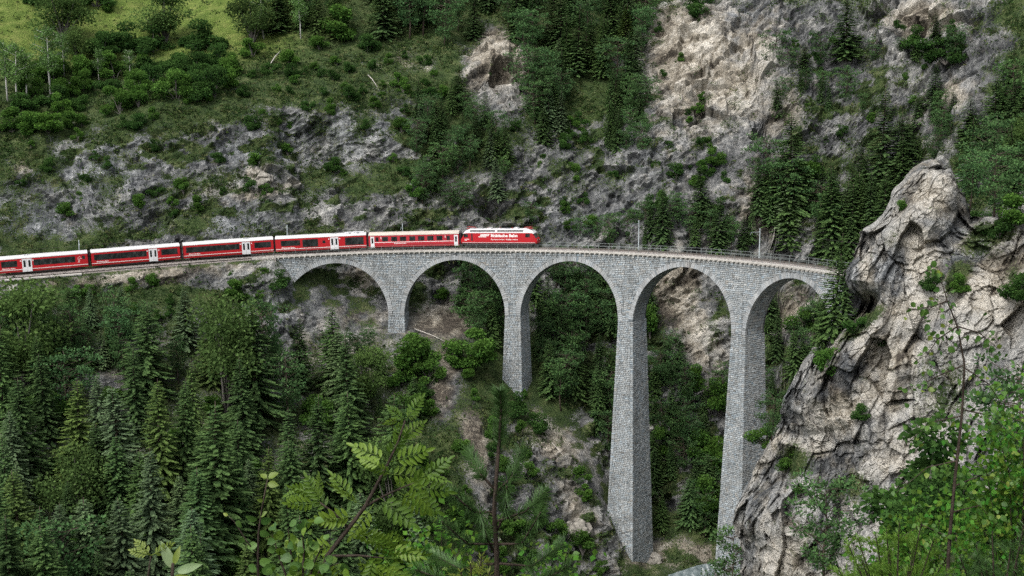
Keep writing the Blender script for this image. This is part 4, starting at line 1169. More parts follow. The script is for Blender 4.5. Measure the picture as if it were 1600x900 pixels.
def broad(seed=0, base=(.036, .076, .022), tipc=(.078, .132, .036), lobes=9, n=3400, flat=.8, stem=.25, leaf=.058, wide=.42, barkr=.02):
    """unit-height leafy shrub or tree: leaves spread through uneven lobes on several stems"""
    g = np.random.default_rng(seed)
    tmb = MB(); parts = []
    cs = []
    for l in range(lobes):
        a = g.uniform(0, 6.28); f = g.uniform(0, 1)
        rad = wide * math.sqrt(g.random()) * (.55 + .45 * math.sin(math.pi * (.25 + .65 * f)))
        c = np.array([math.cos(a) * rad * .75, math.sin(a) * rad * .75, stem + (1 - stem) * (.12 + .72 * f)]); cs.append((c, g.uniform(.13, .24)))
        m_ = np.array([c[0] * .4, c[1] * .4, c[2] * .5])
        tmb.tube([(0, 0, -.05), m_, c], [barkr, barkr * .6, barkr * .2], 5, cap=False)
    per = n // lobes
    for c, R_ in cs:
        v = unit(g.normal(0, 1, (per, 3))); q = c + v * (g.random((per, 1)) ** .38) * R_ * np.array([1.15, 1.15, flat])
        q += .05 * R_ * g.normal(0, 1, (per, 3))
        q[:, 2] = np.maximum(q[:, 2], .01)
        d = unit(v + g.normal(0, .6, (per, 3)) + np.array([0, 0, .1])); sd = unit(np.cross(d, g.normal(0, 1, (per, 3)) + np.array([0, 0, .6])))
        ln = leaf * g.uniform(.65, 1.3, per)
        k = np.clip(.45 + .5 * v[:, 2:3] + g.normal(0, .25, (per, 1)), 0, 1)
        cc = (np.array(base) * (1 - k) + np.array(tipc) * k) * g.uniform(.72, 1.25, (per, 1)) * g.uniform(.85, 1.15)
        parts.append(sprays(q, d, sd, ln, ln * .38, cc, .15))
    return tmb, parts
def birch(seed=0):
    g = np.random.default_rng(seed)
    tmb = MB().tube([(0, 0, -.04), (.01, .005, .4), (-.005, .01, .75), (.0, 0, 1.0)], [.016, .013, .007, .002], 7)
    parts = []
    for l in range(30):
        f = .42 + .58 * (l + g.random()) / 30; a = g.uniform(0, 6.28); L = .19 * math.sin(math.pi * (.18 + .75 * (1 - f) / .58 * .9)) * g.uniform(.6, 1.15) + .02
        e = np.array([math.cos(a) * L, math.sin(a) * L, f + L * .4])
        tmb.tube([(0, 0, f), e], [.004, .0015], 4, cap=False)
        n = 72
        tt = g.uniform(.2, 1.1, (n, 1)); q = np.array([0, 0, f]) * (1 - tt) + e * tt + g.normal(0, .028, (n, 3)); q[:, 2] -= .03 * g.random(n)
        d = unit(g.normal(0, 1, (n, 3)) + np.array([0, 0, -.5])); sd = unit(np.cross(d, g.normal(0, 1, (n, 3))))
        ln = g.uniform(.018, .032, n)
        c = np.array((.10, .155, .068)) * g.uniform(.65, 1.3, (n, 1))
        parts.append(sprays(q, d, sd, ln, ln * .42, c, .1))
    return tmb, parts
KINDS_ = {}
def variants(kind, n, fn, bk, mat):
    KINDS_[kind] = []
    for k in range(n):
        tmb, parts = fn(k)
        KINDS_[kind].append((tmb.mesh('trunk', bk, True), crown_mesh('crown', parts, mat)))
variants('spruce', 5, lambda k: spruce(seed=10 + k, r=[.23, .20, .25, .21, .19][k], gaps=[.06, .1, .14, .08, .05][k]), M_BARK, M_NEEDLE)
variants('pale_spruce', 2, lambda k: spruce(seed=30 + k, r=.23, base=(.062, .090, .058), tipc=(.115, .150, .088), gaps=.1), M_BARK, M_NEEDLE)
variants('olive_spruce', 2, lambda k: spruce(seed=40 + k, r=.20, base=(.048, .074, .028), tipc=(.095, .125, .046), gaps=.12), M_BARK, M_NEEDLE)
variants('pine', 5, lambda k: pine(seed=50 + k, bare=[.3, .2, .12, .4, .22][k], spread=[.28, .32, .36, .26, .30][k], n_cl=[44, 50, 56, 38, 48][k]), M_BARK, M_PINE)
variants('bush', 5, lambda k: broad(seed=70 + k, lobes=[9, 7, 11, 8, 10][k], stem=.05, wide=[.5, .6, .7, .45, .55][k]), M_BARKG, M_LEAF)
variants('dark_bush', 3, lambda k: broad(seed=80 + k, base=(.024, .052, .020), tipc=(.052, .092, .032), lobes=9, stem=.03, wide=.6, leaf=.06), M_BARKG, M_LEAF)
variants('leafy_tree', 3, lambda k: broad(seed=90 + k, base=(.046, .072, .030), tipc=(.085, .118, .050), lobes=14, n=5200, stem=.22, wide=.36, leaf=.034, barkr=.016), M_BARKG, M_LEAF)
variants('birch', 3, lambda k: birch(100 + k), M_BIRCH, M_LEAF)
NAME = {'spruce': 'spruce_tree', 'pale_spruce': 'spruce_tree', 'olive_spruce': 'spruce_tree', 'pine': 'pine_tree', 'bush': 'shrub', 'dark_bush': 'shrub', 'leafy_tree': 'deciduous_tree', 'birch': 'birch_tree'}
CAT = {'spruce_tree': 'spruce', 'pine_tree': 'pine', 'shrub': 'shrub', 'deciduous_tree': 'tree', 'birch_tree': 'birch'}
n_tree = 0
def plant_at(kind, p, h, label, group=None, sx=1.0, lean=0.03, sink=.25):
    global n_tree
    n_tree += 1
    tm, cm = KINDS_[kind][int(TR.integers(len(KINDS_[kind])))]
    nm = NAME[kind]
    r = empty(nm, (p[0], p[1], p[2] - sink), TR.uniform(0, 6.28))
    r.rotation_euler = (TR.normal(0, lean), TR.normal(0, lean), TR.uniform(0, 6.28))
    k = sx * (TR.uniform(.95, 1.5) if nm == 'spruce_tree' else TR.uniform(.85, 1.2))
    r.scale = (h * k, h * k, h)
    tag(r, label, CAT[nm], group)
    link('trunk', tm, r); link('crown', cm, r)
    return r
def plant(kind, px, py, h, label, group=None, **k):
    p = hit(px, py)
    return None if p is None else plant_at(kind, p, h, label, group, **k)
def inside(px, py, poly):
    c = False; n = len(poly)
    for i in range(n):
        (x0, y0), (x1, y1) = poly[i], poly[i-1]
        if (y0 > py) != (y1 > py) and px < (x1 - x0) * (py - y0) / (y1 - y0) + x0: c = not c
    return c
PLANTED = []
LATER = []
def scatter(poly, count, kinds, h0, h1, md, where, group, avoid=(), **kw):
    xs_, ys_ = [p[0] for p in poly], [p[1] for p in poly]
    got = 0; names = list(kinds); wts = np.array([kinds[k] for k in names], float); wts /= wts.sum()
    for _ in range(count * 30):
        if got >= count: break
        x, y = TR.uniform(min(xs_), max(xs_)), TR.uniform(min(ys_), max(ys_))
        if not inside(x, y, poly): continue
        if any(abs((x - a) / rx) ** 2 + abs((y - b) / ry) ** 2 < 1 for a, b, rx, ry in avoid): continue
        if any((x - a) ** 2 + ((y - b) * 1.6) ** 2 < md * md for a, b in PLANTED): continue
        k = names[int(TR.choice(len(names), p=wts))]
        hh = TR.uniform(h0, h1) * (.9 if k == 'pine' else 1)
        if x < 470 and y > 440: hh = min(hh, (y - 452) / 7.4)           # none of them reaches up to the train
        if hh < 1.0: continue
        o = plant(k, x, y, hh, 'x', group, **kw)
        if o is not None:
            PLANTED.append((x, y)); got += 1
            p = o.location; cx_, cy_ = P2(p[0], p[1], p[2] + hh * .6)
            LATER.append((o, k, cx_, cy_, (hh - h0) / max(h1 - h0, .1), where))
LAND = [('the rear carriage', 70, 410), ('the second carriage', 212, 400), ('the third carriage', 358, 390), ('the carriage with tall windows', 500, 382), ('the cream roofed coach', 647, 374), ('the locomotive', 780, 370), ('the first pier', 622, 500), ('the pier below the locomotive', 808, 560),
        ('the tallest pier', 990, 640), ('the pier beside the crag', 1165, 610), ('the crown of the first arch', 535, 430), ('the crown of the second arch', 712, 430), ('the crown of the third arch', 893, 430), ('the crown of the fourth arch', 1068, 440), ('the crown of the last arch', 1236, 450),
        ('the crag summit', 1460, 262), ('the pale boulder', 412, 280), ('the brightest birch', 80, 110), ('the hedge below the meadow', 250, 72), ('the very tall spruce', 1233, 250), ('the cliff-rooted spruce', 1322, 55), ('the lone scree spruce', 1096, 300),
        ('the bare tan knob', 780, 110), ('the last mast', 1187, 375), ('the mast past the locomotive', 998, 360), ('the rowan sapling', 600, 770), ('the young pine stem', 780, 740), ('the tallest lower spruce', 340, 770), ('the yellowish corner spruce', 42, 850), ('the pale feathery spruce', 205, 890),
        ('the broad dark spruce', 212, 630), ('the scree chute', 705, 610), ('the bright green leafy bush', 532, 45), ('the retaining wall', 60, 442), ('the abutment', 430, 425), ('the dark upper cliff bush', 1090, 20), ('the pale upper cliff', 1060, 120), ('the dark cliff bushes', 1455, 85), ('the spruce before the first arch', 520, 540)]
def name_scattered():
    """each label places a tree against the nearest thing that is easy to find"""
    use = {}
    for o, k, x, y, sz, where in LATER:
        n, lx, ly = min(LAND, key=lambda q: (q[1] - x) ** 2 + (q[2] - y) ** 2)
        dx, dy = x - lx, y - ly
        size = 'small' if sz < .33 else ('tall' if sz > .67 else 'mid-sized')
        hor = ('left' if dx < 0 else 'right') if abs(dx) > 12 else ''
        ver = ('above' if dy < 0 else 'below') if abs(dy) > 12 else ''
        if hor and ver: rel = ('up' if dy < 0 else 'down') + ' and ' + hor + ' of'
        elif hor: rel = hor + ' of'
        else: rel = 'straight ' + (ver or 'above')
        use.setdefault((size, WORD[k], rel, n), []).append((math.hypot(dx, dy), o))
    for (size, w_, rel, n), lst in use.items():
        lst.sort(key=lambda q: q[0])
        for i, (d_, o) in enumerate(lst):
            o['label'] = f'{size} {w_} {rel} {n}' + ('' if len(lst) == 1 else (', nearest to it' if i == 0 else ', ' + ['second', 'third', 'fourth', 'fifth', 'sixth', 'seventh', 'eighth', 'ninth', 'tenth', 'eleventh', 'twelfth', 'thirteenth', 'fourteenth', 'fifteenth'][min(i - 1, 13)] + ' nearest'))
WORD = {'spruce': 'dark spruce', 'pale_spruce': 'pale spruce', 'olive_spruce': 'olive tinged spruce', 'pine': 'ragged pine', 'bush': 'leafy shrub', 'dark_bush': 'dark shrub', 'leafy_tree': 'leafy tree', 'birch': 'white stemmed birch'}
def lb(where): return where
# hand-placed trees that stand out
for kind, px, py, h, lab in [
    ('spruce', 520, 612, 18.0, 'tall dark spruce standing in front of the first arch'),
    ('spruce', 468, 610, 14.5, 'slender spruce just left of the first arch'),
    ('pine', 578, 560, 6.5, 'small pine at the foot of the first pier'),
    ('spruce', 212, 690, 17.5, 'broad dark spruce on the open slope below the second carriage'),
    ('spruce', 340, 880, 27.0, 'tallest spruce in the middle of the lower stand'),
    ('spruce', 385, 720, 19.5, 'tall spruce below the abutment'),
    ('olive_spruce', 305, 705, 17.0, 'olive tinged pointed spruce left of the abutment rocks'),
    ('olive_spruce', 418, 860, 18.0, 'olive tinged spruce behind the small sapling'),
    ('olive_spruce', 42, 925, 19.0, 'yellowish spruce near the lower left corner'),
    ('pale_spruce', 95, 960, 17.0, 'pale spruce beside the yellowish one in the lower left corner'),
    ('pale_spruce', 205, 955, 18.5, 'pale feathery spruce at the bottom edge'),
    ('pale_spruce', 285, 850, 12.0, 'slim pale spruce poking up between dark ones'),
    ('spruce', 185, 830, 16.5, 'spruce above the pale feathery one'),
    ('pale_spruce', 300, 960, 17.0, 'pale spruce above the big upright leaf'),
    ('spruce', 455, 800, 19.0, 'dense spruce right of the olive one'),
    ('spruce', 545, 775, 17.0, 'spruce at the right end of the lower stand'),
    ('spruce', 60, 655, 15.5, 'spruce with wide skirts near the left edge'),
    ('spruce', 1233, 345, 25.0, 'very tall spruce right of the viaduct on the far slope'),
    ('spruce', 1376, 310, 26.0, 'very tall dark spruce behind the crag'),
    ('spruce', 1300, 405, 21.0, 'tall spruce above the end of the viaduct'),
    ('spruce', 1403, 300, 18.0, 'spruce right beside the very tall one behind the crag'),
    ('spruce', 1322, 95, 15.0, 'spruce rooted high in the upper cliff'),
    ('pine', 1195, 310, 14.0, 'bushy pine left of the very tall spruce'),
    ('spruce', 1035, 392, 15.0, 'dark spruce behind the railing, right of the mast'),
    ('spruce', 1096, 345, 12.5, 'lone spruce on the grey scree above the viaduct'),
    ('spruce', 1122, 398, 13.0, 'spruce just behind the far railing over the fourth arch'),
    ('pine', 905, 385, 6.5, 'low pine by the track ahead of the locomotive'),
    ('pine', 930, 388, 6.0, 'smaller pine by the track, beside the low one'),
    ('pine', 830, 350, 5.0, 'pine sprouting from the rock above the locomotive'),
    ('pine', 705, 330, 6.5, 'pine on the cliff above the coach'),
    ('leafy_tree', 258, 66, 14.0, 'grey green willowy tree at the meadow edge'),
    ('leafy_tree', 100, 66, 13.0, 'grey green tree at the top left of the meadow'),
    ('leafy_tree', 395, 66, 13.5, 'loose leafy tree at the right end of the meadow'),
    ('leafy_tree', 122, 95, 9.0, 'leafy tree behind the white birch stems'),
    ('birch', 80, 156, 16.0, 'birch with the brightest white stem on the upper slope'),
    ('birch', 12, 160, 13.5, 'birch at the left edge of the upper slope'),
    ('birch', 26, 168, 14.0, 'second birch from the left edge'),
    ('birch', 42, 160, 11.0, 'third birch from the left edge'),
    ('birch', 100, 120, 10.0, 'thin birch behind the brightest stem'),
    ('birch', 155, 130, 8.0, 'young birch among the round shrubs'),
    ('birch', 205, 128, 7.5, 'slender young birch in the shrub belt'),
    ('birch', 412, 62, 12.0, 'birch at the right end of the meadow'),
    ('birch', 470, 62, 11.0, 'pale stemmed birch before the dark conifers'),
    ]:
    plant(kind, px, py, h, lab, sx=1.0 if kind != 'leafy_tree' else 1.25); PLANTED.append((px, py))
SCREE = [(700,600,22,70),(748,730,18,80),(690,510,60,22)]
ROCKY = [(160,635,62,44),(250,560,44,34),(350,535,56,40),(110,700,40,24),(500,640,30,20)]
scatter([(0,590),(140,570),(330,600),(480,585),(600,590),(640,690),(660,790),(680,1040),(0,1060)], 66, {'spruce': 4.6, 'pale_spruce': 2.2, 'olive_spruce': 1.0, 'pine': 1.2, 'leafy_tree': 1.2}, 11, 23, 38, lb('in the dense stand below the train'), 'dense stand below the train', SCREE + ROCKY)
scatter([(0,496),(120,500),(260,505),(320,510),(340,560),(430,580),(440,610),(0,610)], 42, {'pine': 4, 'spruce': 2.5, 'pale_spruce': .8}, 6, 13, 20, lb('on the slope just under the track'), 'slope just under the track', ROCKY)
scatter([(500,560),(600,545),(660,600),(650,680),(520,660)], 12, {'pine': 2, 'spruce': 2}, 5, 9, 18, lb('near the foot of the first pier'), 'foot of the first pier', SCREE)
scatter([(690,455),(790,450),(790,540),(750,560),(720,500)], 16, {'pine': 3, 'spruce': 2}, 8, 12, 11, lb('seen through the second arch'), 'seen through the second arch')
scatter([(832,460),(975,450),(975,730),(900,680),(840,600)], 44, {'spruce': 3, 'pine': 3}, 9, 15, 13, lb('seen through the third arch'), 'seen through the third arch')
scatter([(1000,470),(1055,470),(1075,600),(1130,640),(1120,840),(1020,840)], 40, {'spruce': 2, 'pine': 2, 'bush': 1}, 7, 12, 13, lb('seen through the fourth arch'), 'seen through the fourth arch', [(1080,520,34,60)])
scatter([(1195,500),(1290,500),(1330,560),(1250,680),(1200,760)], 28, {'spruce': 3, 'pine': 2, 'bush': 1}, 6, 11, 13, lb('seen through the last arch'), 'seen through the last arch')
scatter([(430,60),(540,66),(640,80),(700,76),(770,66),(840,100),(930,150),(1000,150),(1020,-30),(430,-40)], 84, {'spruce': 3, 'pine': 2.2, 'olive_spruce': .6, 'pale_spruce': .8}, 11, 17, 21, lb('in the wood along the upper edge'), 'wood along the upper edge', [(780,100,40,40)])
scatter([(640,180),(720,160),(800,200),(800,315),(740,330),(655,320)], 34, {'pine': 3, 'spruce': 3, 'pale_spruce': .6}, 5.5, 11, 14, lb('in the gully above the coach'), 'gully above the coach')
scatter([(815,90),(875,110),(885,225),(830,235)], 20, {'pine': 2, 'spruce': 3, 'pale_spruce': 1}, 7, 13, 13, lb('on the rib above the locomotive'), 'rib above the locomotive')
scatter([(950,140),(1010,170),(1015,270),(950,250)], 20, {'pine': 2, 'spruce': 3}, 5, 10, 13, lb('on the middle cliff, left of the grey scree'), 'middle cliff')
scatter([(890,392),(1000,390),(1160,402),(1200,372),(1090,345),(1020,352)], 20, {'pine': 3, 'spruce': 3}, 5, 9.5, 14, lb('behind the viaduct railing'), 'behind the viaduct railing')
scatter([(1165,320),(1240,340),(1330,310),(1430,280),(1400,380),(1300,428),(1230,400)], 38, {'spruce': 5, 'pine': 1, 'pale_spruce': .6}, 7, 16, 15, lb('on the wooded slope between viaduct and crag'), 'slope between viaduct and crag')
scatter([(1490,240),(1620,120),(1660,340),(1560,345),(1505,320)], 26, {'spruce': 3, 'pine': 2, 'leafy_tree': .8}, 9, 17, 18, lb('behind the crag at the right edge'), 'right edge')
scatter([(1170,110),(1360,90),(1500,60),(1500,110),(1420,100),(1340,190),(1200,190)], 22, {'pine': 3, 'spruce': 2}, 5, 10, 16, lb('on a ledge of the upper right cliff'), 'ledge of the upper right cliff')
scatter([(1395,185),(1480,160),(1500,260),(1420,270)], 12, {'pine': 3, 'spruce': 2}, 5, 10, 14, lb('on the cliff just above the crag'), 'cliff above the crag')
# shrubs
for kind, px, py, h, lab in [
    ('dark_bush', 182, 82, 6, 'dark round shrub at the left end of the hedge below the meadow'), ('dark_bush', 212, 80, 6.5, 'second shrub of the hedge below the meadow'), ('dark_bush', 240, 80, 6, 'third shrub of the hedge below the meadow'),
    ('dark_bush', 308, 76, 6.5, 'dark shrub at the right end of the hedge below the meadow'), ('dark_bush', 332, 78, 6, 'last shrub of the hedge below the meadow'), ('dark_bush', 60, 8, 4.5, 'dark shrub alone high in the meadow'), ('dark_bush', 150, 10, 5.5, 'pair of dark shrub crowns at the top of the meadow'), ('bush', 168, 22, 2.5, 'small shrub below the meadow pair'),
    ('dark_bush', 342, 108, 6, 'dense shrub at the right end of the lower shrub belt'), ('dark_bush', 310, 118, 5.5, 'dense shrub inside the lower shrub belt'), ('dark_bush', 270, 125, 5.5, 'shrub in the middle of the lower shrub belt'), ('dark_bush', 235, 135, 5, 'shrub left of the middle of the lower shrub belt'), ('bush', 180, 125, 6, 'pale leafy shrub under the hedge'),
    ('bush', 130, 145, 5.5, 'shrub right of the fallen trunk'), ('dark_bush', 100, 168, 4.5, 'low dark shrub under the brightest birch'), ('dark_bush', 50, 172, 5, 'shrub at the foot of the birches'), ('bush', 20, 205, 5, 'leafy shrub at the left edge above the cliff'), ('bush', 48, 212, 5.5, 'round leafy shrub above the left cliff'), ('bush', 75, 212, 4.5, 'shrub on the rim of the left cliff'), ('dark_bush', 160, 90, 6, 'shadowy shrub behind the fallen trunk'),
    ('bush', 395, 88, 4.5, 'shrub below the loose leafy tree'), ('bush', 532, 62, 8.5, 'bright green leafy bush before the dark wood'), ('bush', 455, 105, 4, 'round shrub on the bare slope'), ('dark_bush', 575, 82, 4.5, 'shrub at the edge of the bare slope'), ('bush', 500, 80, 3.5, 'small shrub left of the bright green bush'),
    ('bush', 733, 570, 7, 'big bright green bush between the first two piers'), ('bush', 712, 575, 5, 'smaller bush leaning on the big bright one'), ('bush', 655, 580, 7.0, 'wide green bush below the first pier'), ('bush', 690, 470, 2.5, 'small bush on the bare earth by the first pier'), ('bush', 628, 600, 6, 'green bush left of the scree chute'), ('bush', 640, 650, 6, 'bush beside the upper end of the scree chute'),
    ('bush', 370, 470, 4.2, 'leafy bush below the abutment'), ('dark_bush', 440, 448, 3.6, 'bush at the base of the abutment wall'), ('bush', 115, 468, 2.6, 'bush under the retaining wall'), ('bush', 138, 462, 2.2, 'small bush at the end of the retaining wall'), ('bush', 205, 456, 2.6, 'bush below the second carriage'), ('bush', 240, 452, 3.0, 'larger bush below the second carriage'), ('dark_bush', 20, 488, 3.4, 'bush at the left edge below the wall'),
    ('bush', 1265, 290, 5, 'pale bush on the scree right of the very tall spruce'), ('bush', 1255, 520, 5, 'dark bush seen in the last arch'), ('dark_bush', 1090, 30, 6, 'dark bush clinging to the upper cliff'), ('dark_bush', 1450, 90, 6, 'dark bush on the upper right cliff band'), ('dark_bush', 1478, 98, 6, 'second dark bush on the upper right cliff band'), ('dark_bush', 1430, 80, 5, 'small dark bush on the upper right cliff band')]:
    plant(kind, px, py, h * 1.15, lab, sx=1.2, lean=.08); PLANTED.append((px, py))
BS = {'bush': 2, 'dark_bush': 2}
scatter([(60,190),(480,120),(640,130),(650,330),(480,340),(0,350),(0,230)], 50, BS, 1.8, 4.2, 16, lb('on a ledge of the cliff behind the train'), 'cliff behind the train', lean=.15)
scatter([(380,100),(640,90),(760,140),(640,180),(400,150)], 28, BS, 1.8, 4.0, 15, lb('on the bare slope under the upper wood'), 'bare slope under the upper wood', lean=.15)
scatter([(800,200),(1000,200),(1200,250),(1330,260),(1250,400),(1100,330),(900,370),(830,330)], 34, BS, 1.8, 4.4, 16, lb('on the cliffs above the empty track'), 'cliffs above the empty track', lean=.15)
scatter([(1000,30),(1130,40),(1160,200),(1040,220),(1000,150)], 14, BS, 1.4, 3, 14, lb('in the pale upper cliff'), 'pale upper cliff', lean=.15)
scatter([(1200,60),(1500,50),(1490,220),(1250,240)], 16, BS, 1.8, 3.6, 16, lb('on the upper right cliff'), 'upper right cliff', lean=.15)
scatter([(150,440),(420,425),(450,520),(150,520)], 12, BS, 1.5, 3.0, 16, lb('on the bank below the track'), 'bank below the track', lean=.12)
scatter([(600,560),(690,555),(800,600),(880,690),(950,830),(960,960),(690,960),(640,720)], 46, {'bush': 4, 'dark_bush': 2}, 2.4, 5.4, 17, lb('on the spur in front of the second pier'), 'spur in front of the second pier', SCREE, lean=.12)
scatter([(80,110),(360,110),(390,140),(60,215),(0,215),(0,170)], 30, {'bush': 3, 'dark_bush': 2}, 4, 7.5, 15, lb('in the shrub belt under the birches'), 'shrub belt under the birches', lean=.1)
scatter([(0,600),(680,600),(680,1000),(0,1000)], 40, {'bush': 4, 'dark_bush': 1}, 3, 7, 20, lb('under the lower stand of spruces'), 'under the lower stand', lean=.12)
name_scattered()
# ground cover too small to tell apart: tufts of grass, dwarf shrubs and seedlings
vis = (TPX > -60) & (TPX < 1660) & (TPY > -40) & (TPY < 980) & (NEAR > 3.4)
wgt = (np.clip(veg, 0, 1) ** 1.2 * vis * (1 - .85 * mead) * (1 + .6 * (TPY < 460))).ravel()
wgt *= (.25 + sstep(-.1, .35, fbm(X / 4, Y / 4, Z / 4, 301, 3))).ravel()
idx = TR.choice(len(wgt), 48000, p=wgt / wgt.sum())
gp = TV.reshape(-1, 3)[idx] + TR.normal(0, .25, (len(idx), 3)); 
n5 = 6
q = np.repeat(gp, n5, 0) + TR.normal(0, .28, (len(idx) * n5, 3)) * np.array([1, 1, .35])
d = unit(TR.normal(0, .7, q.shape) + np.array([0, -.2, .9])); sd = unit(np.cross(d, TR.normal(0, 1, q.shape)))
ln = TR.uniform(.3, .75, len(q))
pal = np.array([(.026, .052, .017), (.040, .074, .022), (.066, .100, .030), (.10, .112, .048), (.030, .048, .020)])
cc = np.repeat(pal[TR.integers(0, 5, len(idx))], n5, 0) * TR.uniform(.7, 1.3, (len(q), 1))
wg2 = ((np.clip(veg, 0, 1) + .25 * rock) * vis * (1 - mead) * (TPY < 470)).ravel(); mi = np.concatenate([TR.choice(len(wgt), 400, p=wgt / wgt.sum()), TR.choice(len(wgt), 1500, p=wg2 / wg2.sum())]); mp_ = TV.reshape(-1, 3)[mi]; mh = TR.uniform(.5, 1.25, len(mi))
nm_ = 60
vv = unit(TR.normal(0, 1, (len(mi) * nm_, 3)) + np.array([0, 0, .5])); mq = np.repeat(mp_, nm_, 0) + vv * (np.repeat(mh, nm_) * TR.random(len(vv)) ** .4)[:, None] * np.array([1.3, 1.3, .8])
md_ = unit(vv + TR.normal(0, .5, vv.shape)); mc = np.repeat(pal[TR.integers(0, 3, len(mi))] * TR.uniform(.8, 1.2, (len(mi), 1)), nm_, 0) * TR.uniform(.7, 1.35, (len(vv), 1))
q = np.concatenate([q, mq]); d = np.concatenate([d, md_]); sd = np.concatenate([sd, unit(np.cross(md_, TR.normal(0, 1, md_.shape)))]); ln = np.concatenate([ln, TR.uniform(.2, .42, len(mq))]); cc = np.concatenate([cc, mc])
V, F, C = sprays(q - np.array([0, 0, .15]), d, sd, ln, ln * .28, cc, .2)
ug = link('undergrowth', mesh_np('undergrowth', V, F, [M_UNDER], attrs={'col': ('FACE', C)}))
tag(ug, 'low tufts of grass and dwarf shrubs covering the slopes', kind='stuff')
# ------------------------------------------------------------------ plants close to the viewpoint
FR = np.random.default_rng(77)
def leafmat(name, lo, hi, trans=.35):
    t = NT(name)
    n = t.noise(40, 3, .6, t.obj()); r = t.n('ObjectInfo').outputs['Random']
    c = t.mix(r, lo, hi); c = t.mix(t.ramp(n, [(.4, 0.0), (.7, .35)]), c, tuple(v * .6 for v in lo))
    d = t.n('BsdfPrincipled', {'Base Color': c, 'Roughness': .5, 'Specular IOR Level': .35}); tr = t.n('BsdfTranslucent', {'Color': c})
    mx = t.n('MixShader', {0: trans, 1: d.outputs[0], 2: tr.outputs[0]}); t.l(mx.outputs[0], t.out.inputs['Surface']); t.t.nodes.remove(t.b)
    return t.m
ML_ROWAN = leafmat('rowan_leaf', (.075, .150, .016), (.165, .260, .028))
ML_BIRCH = leafmat('birch_leaf', (.050, .120, .024), (.115, .220, .042))
ML_YOUNG = leafmat('young_leaf', (.13, .20, .030), (.24, .30, .055))
ML_PALE = leafmat('pale_leaf', (.20, .30, .13), (.34, .42, .22))
ML_SHOOT = leafmat('spruce_shoot', (.085, .18, .024), (.17, .30, .045))
ML_NEED = leafmat('long_needles', (.040, .092, .026), (.085, .155, .044), .15)
ML_DARK = leafmat('shaded_leaf', (.016, .050, .014), (.035, .085, .022))
M_TWIG = bark('twig_bark', (.022, .017, .013), (.065, .05, .04), 30)
def leaf_mesh(name, mat, L, Wd, fold=.25, curl=.15, n=5, stalk=.15):
    """a leaf along +x with a midrib fold, tip curling down"""
    V, F = [], []
    for i in range(n + 1):
        t = i / n; x = stalk * L + L * t; w_ = Wd * math.sin(math.pi * min(1, (t * .92 + .06)) ** .8) * (1 if t < 1 else 0)
        z = -curl * L * t * t
        V += [(x, -w_, z + fold * w_), (x, 0, z), (x, w_, z + fold * w_)]
    for i in range(n):
        a = 3 * i; F += [(a, a+3, a+4, a+1), (a+1, a+4, a+5, a+2)]
    V += [(0, -.012 * L, 0), (0, .012 * L, 0)]; k = len(V) - 2
    F.append((k, 0, 2, k + 1)) if False else F.append((k, 1, k + 1))
    me = bpy.data.meshes.new(name); me.from_pydata(V, [], F); me.materials.append(mat); me.polygons.foreach_set('use_smooth', np.full(len(F), True)); me.update(); return me
def pinnate_mesh(name, mat, L=.17, pairs=6, seed=0):
    g = np.random.default_rng(seed); mb = MB()
    mb.tube([(0, 0, 0), (L * .5, 0, .006), (L, 0, -.01)], [.0016, .0012, .0006], 4)
    lf = []
    for i in range(pairs):
        x = L * (.26 + .70 * i / (pairs - 1)); s_ = math.sin(math.pi * (.3 + .55 * i / (pairs - 1)))
        for sg in (-1, 1): lf.append((x + g.normal(0, .002), sg, 1.05 - .25 * i / pairs, L * .3 * s_ + .035 * L))
    lf.append((L, 0, 0, L * .3))
    for x, sg, an, ll in lf:
        z0 = -.012 * (x / L) ** 2; a = sg * (an + g.normal(0, .08)); dx, dy = math.cos(a), math.sin(a); dr = g.uniform(.0, .3)
        pts = []
        for t, w_ in ((0, .0), (.3, .9), (.6, 1.0), (.85, .6), (1, 0)):
            c = np.array([x + dx * ll * t, dy * ll * t, z0 - dr * ll * t * t]); wv = np.array([-dy, dx, 0]) * .05 * L * w_
            pts.append((c - wv + np.array([0, 0, .018 * L * w_]), c, c + wv + np.array([0, 0, .018 * L * w_])))
        V = [p for tr in pts for p in tr]; F = []
        for i in range(4): F += [(3*i, 3*i+3, 3*i+4, 3*i+1), (3*i+1, 3*i+4, 3*i+5, 3*i+2)]
        mb.add(V, F)
    return mb.mesh(name, mat, True)
def orient(d, roll, up=(0, 0, 1)):
    X_ = Vector(d).normalized(); Y_ = Vector(up).cross(X_)
    if Y_.length < .05: Y_ = Vector((0, 1, 0)).cross(X_)
    Y_.normalize(); Z_ = X_.cross(Y_)
    return Matrix((X_, Y_, Z_)).transposed().to_4x4() @ Matrix.Rotation(roll, 4, 'X')
def leaf_at(parent, me, p, d, s_=1.0, roll=0.0, name='leaf', up=(0, 0, 1)):
    o = bpy.data.objects.new(name, me); COL.objects.link(o); o.parent = parent
    o.matrix_local = parent.matrix_world.inverted() @ (Matrix.Translation(Vector(p)) @ orient(d, roll, up) @ Matrix.Scale(s_, 4))
    return o
def root_at(name, p, label, cat, group=None):
    z = float(H(p[0], p[1])); r = empty(name, (p[0], p[1], z)); tag(r, label, cat, group); r.matrix_world = Matrix.Translation((p[0], p[1], z)); return r
def world_part(parent, mb, name, mat, smooth=True):
    o = mb.build(name, mat, smooth=smooth); o.parent = parent; o.matrix_parent_inverse = parent.matrix_world.inverted(); return o
def along(pts, t):
    pts = np.array(pts); k = t * (len(pts) - 1); i = min(int(k), len(pts) - 2); return pts[i] + (pts[i+1] - pts[i]) * (k - i)
def px_path(lst, Y): return [W(a, b, Y + (c[0] if c else 0)) for a, b, *c in lst]
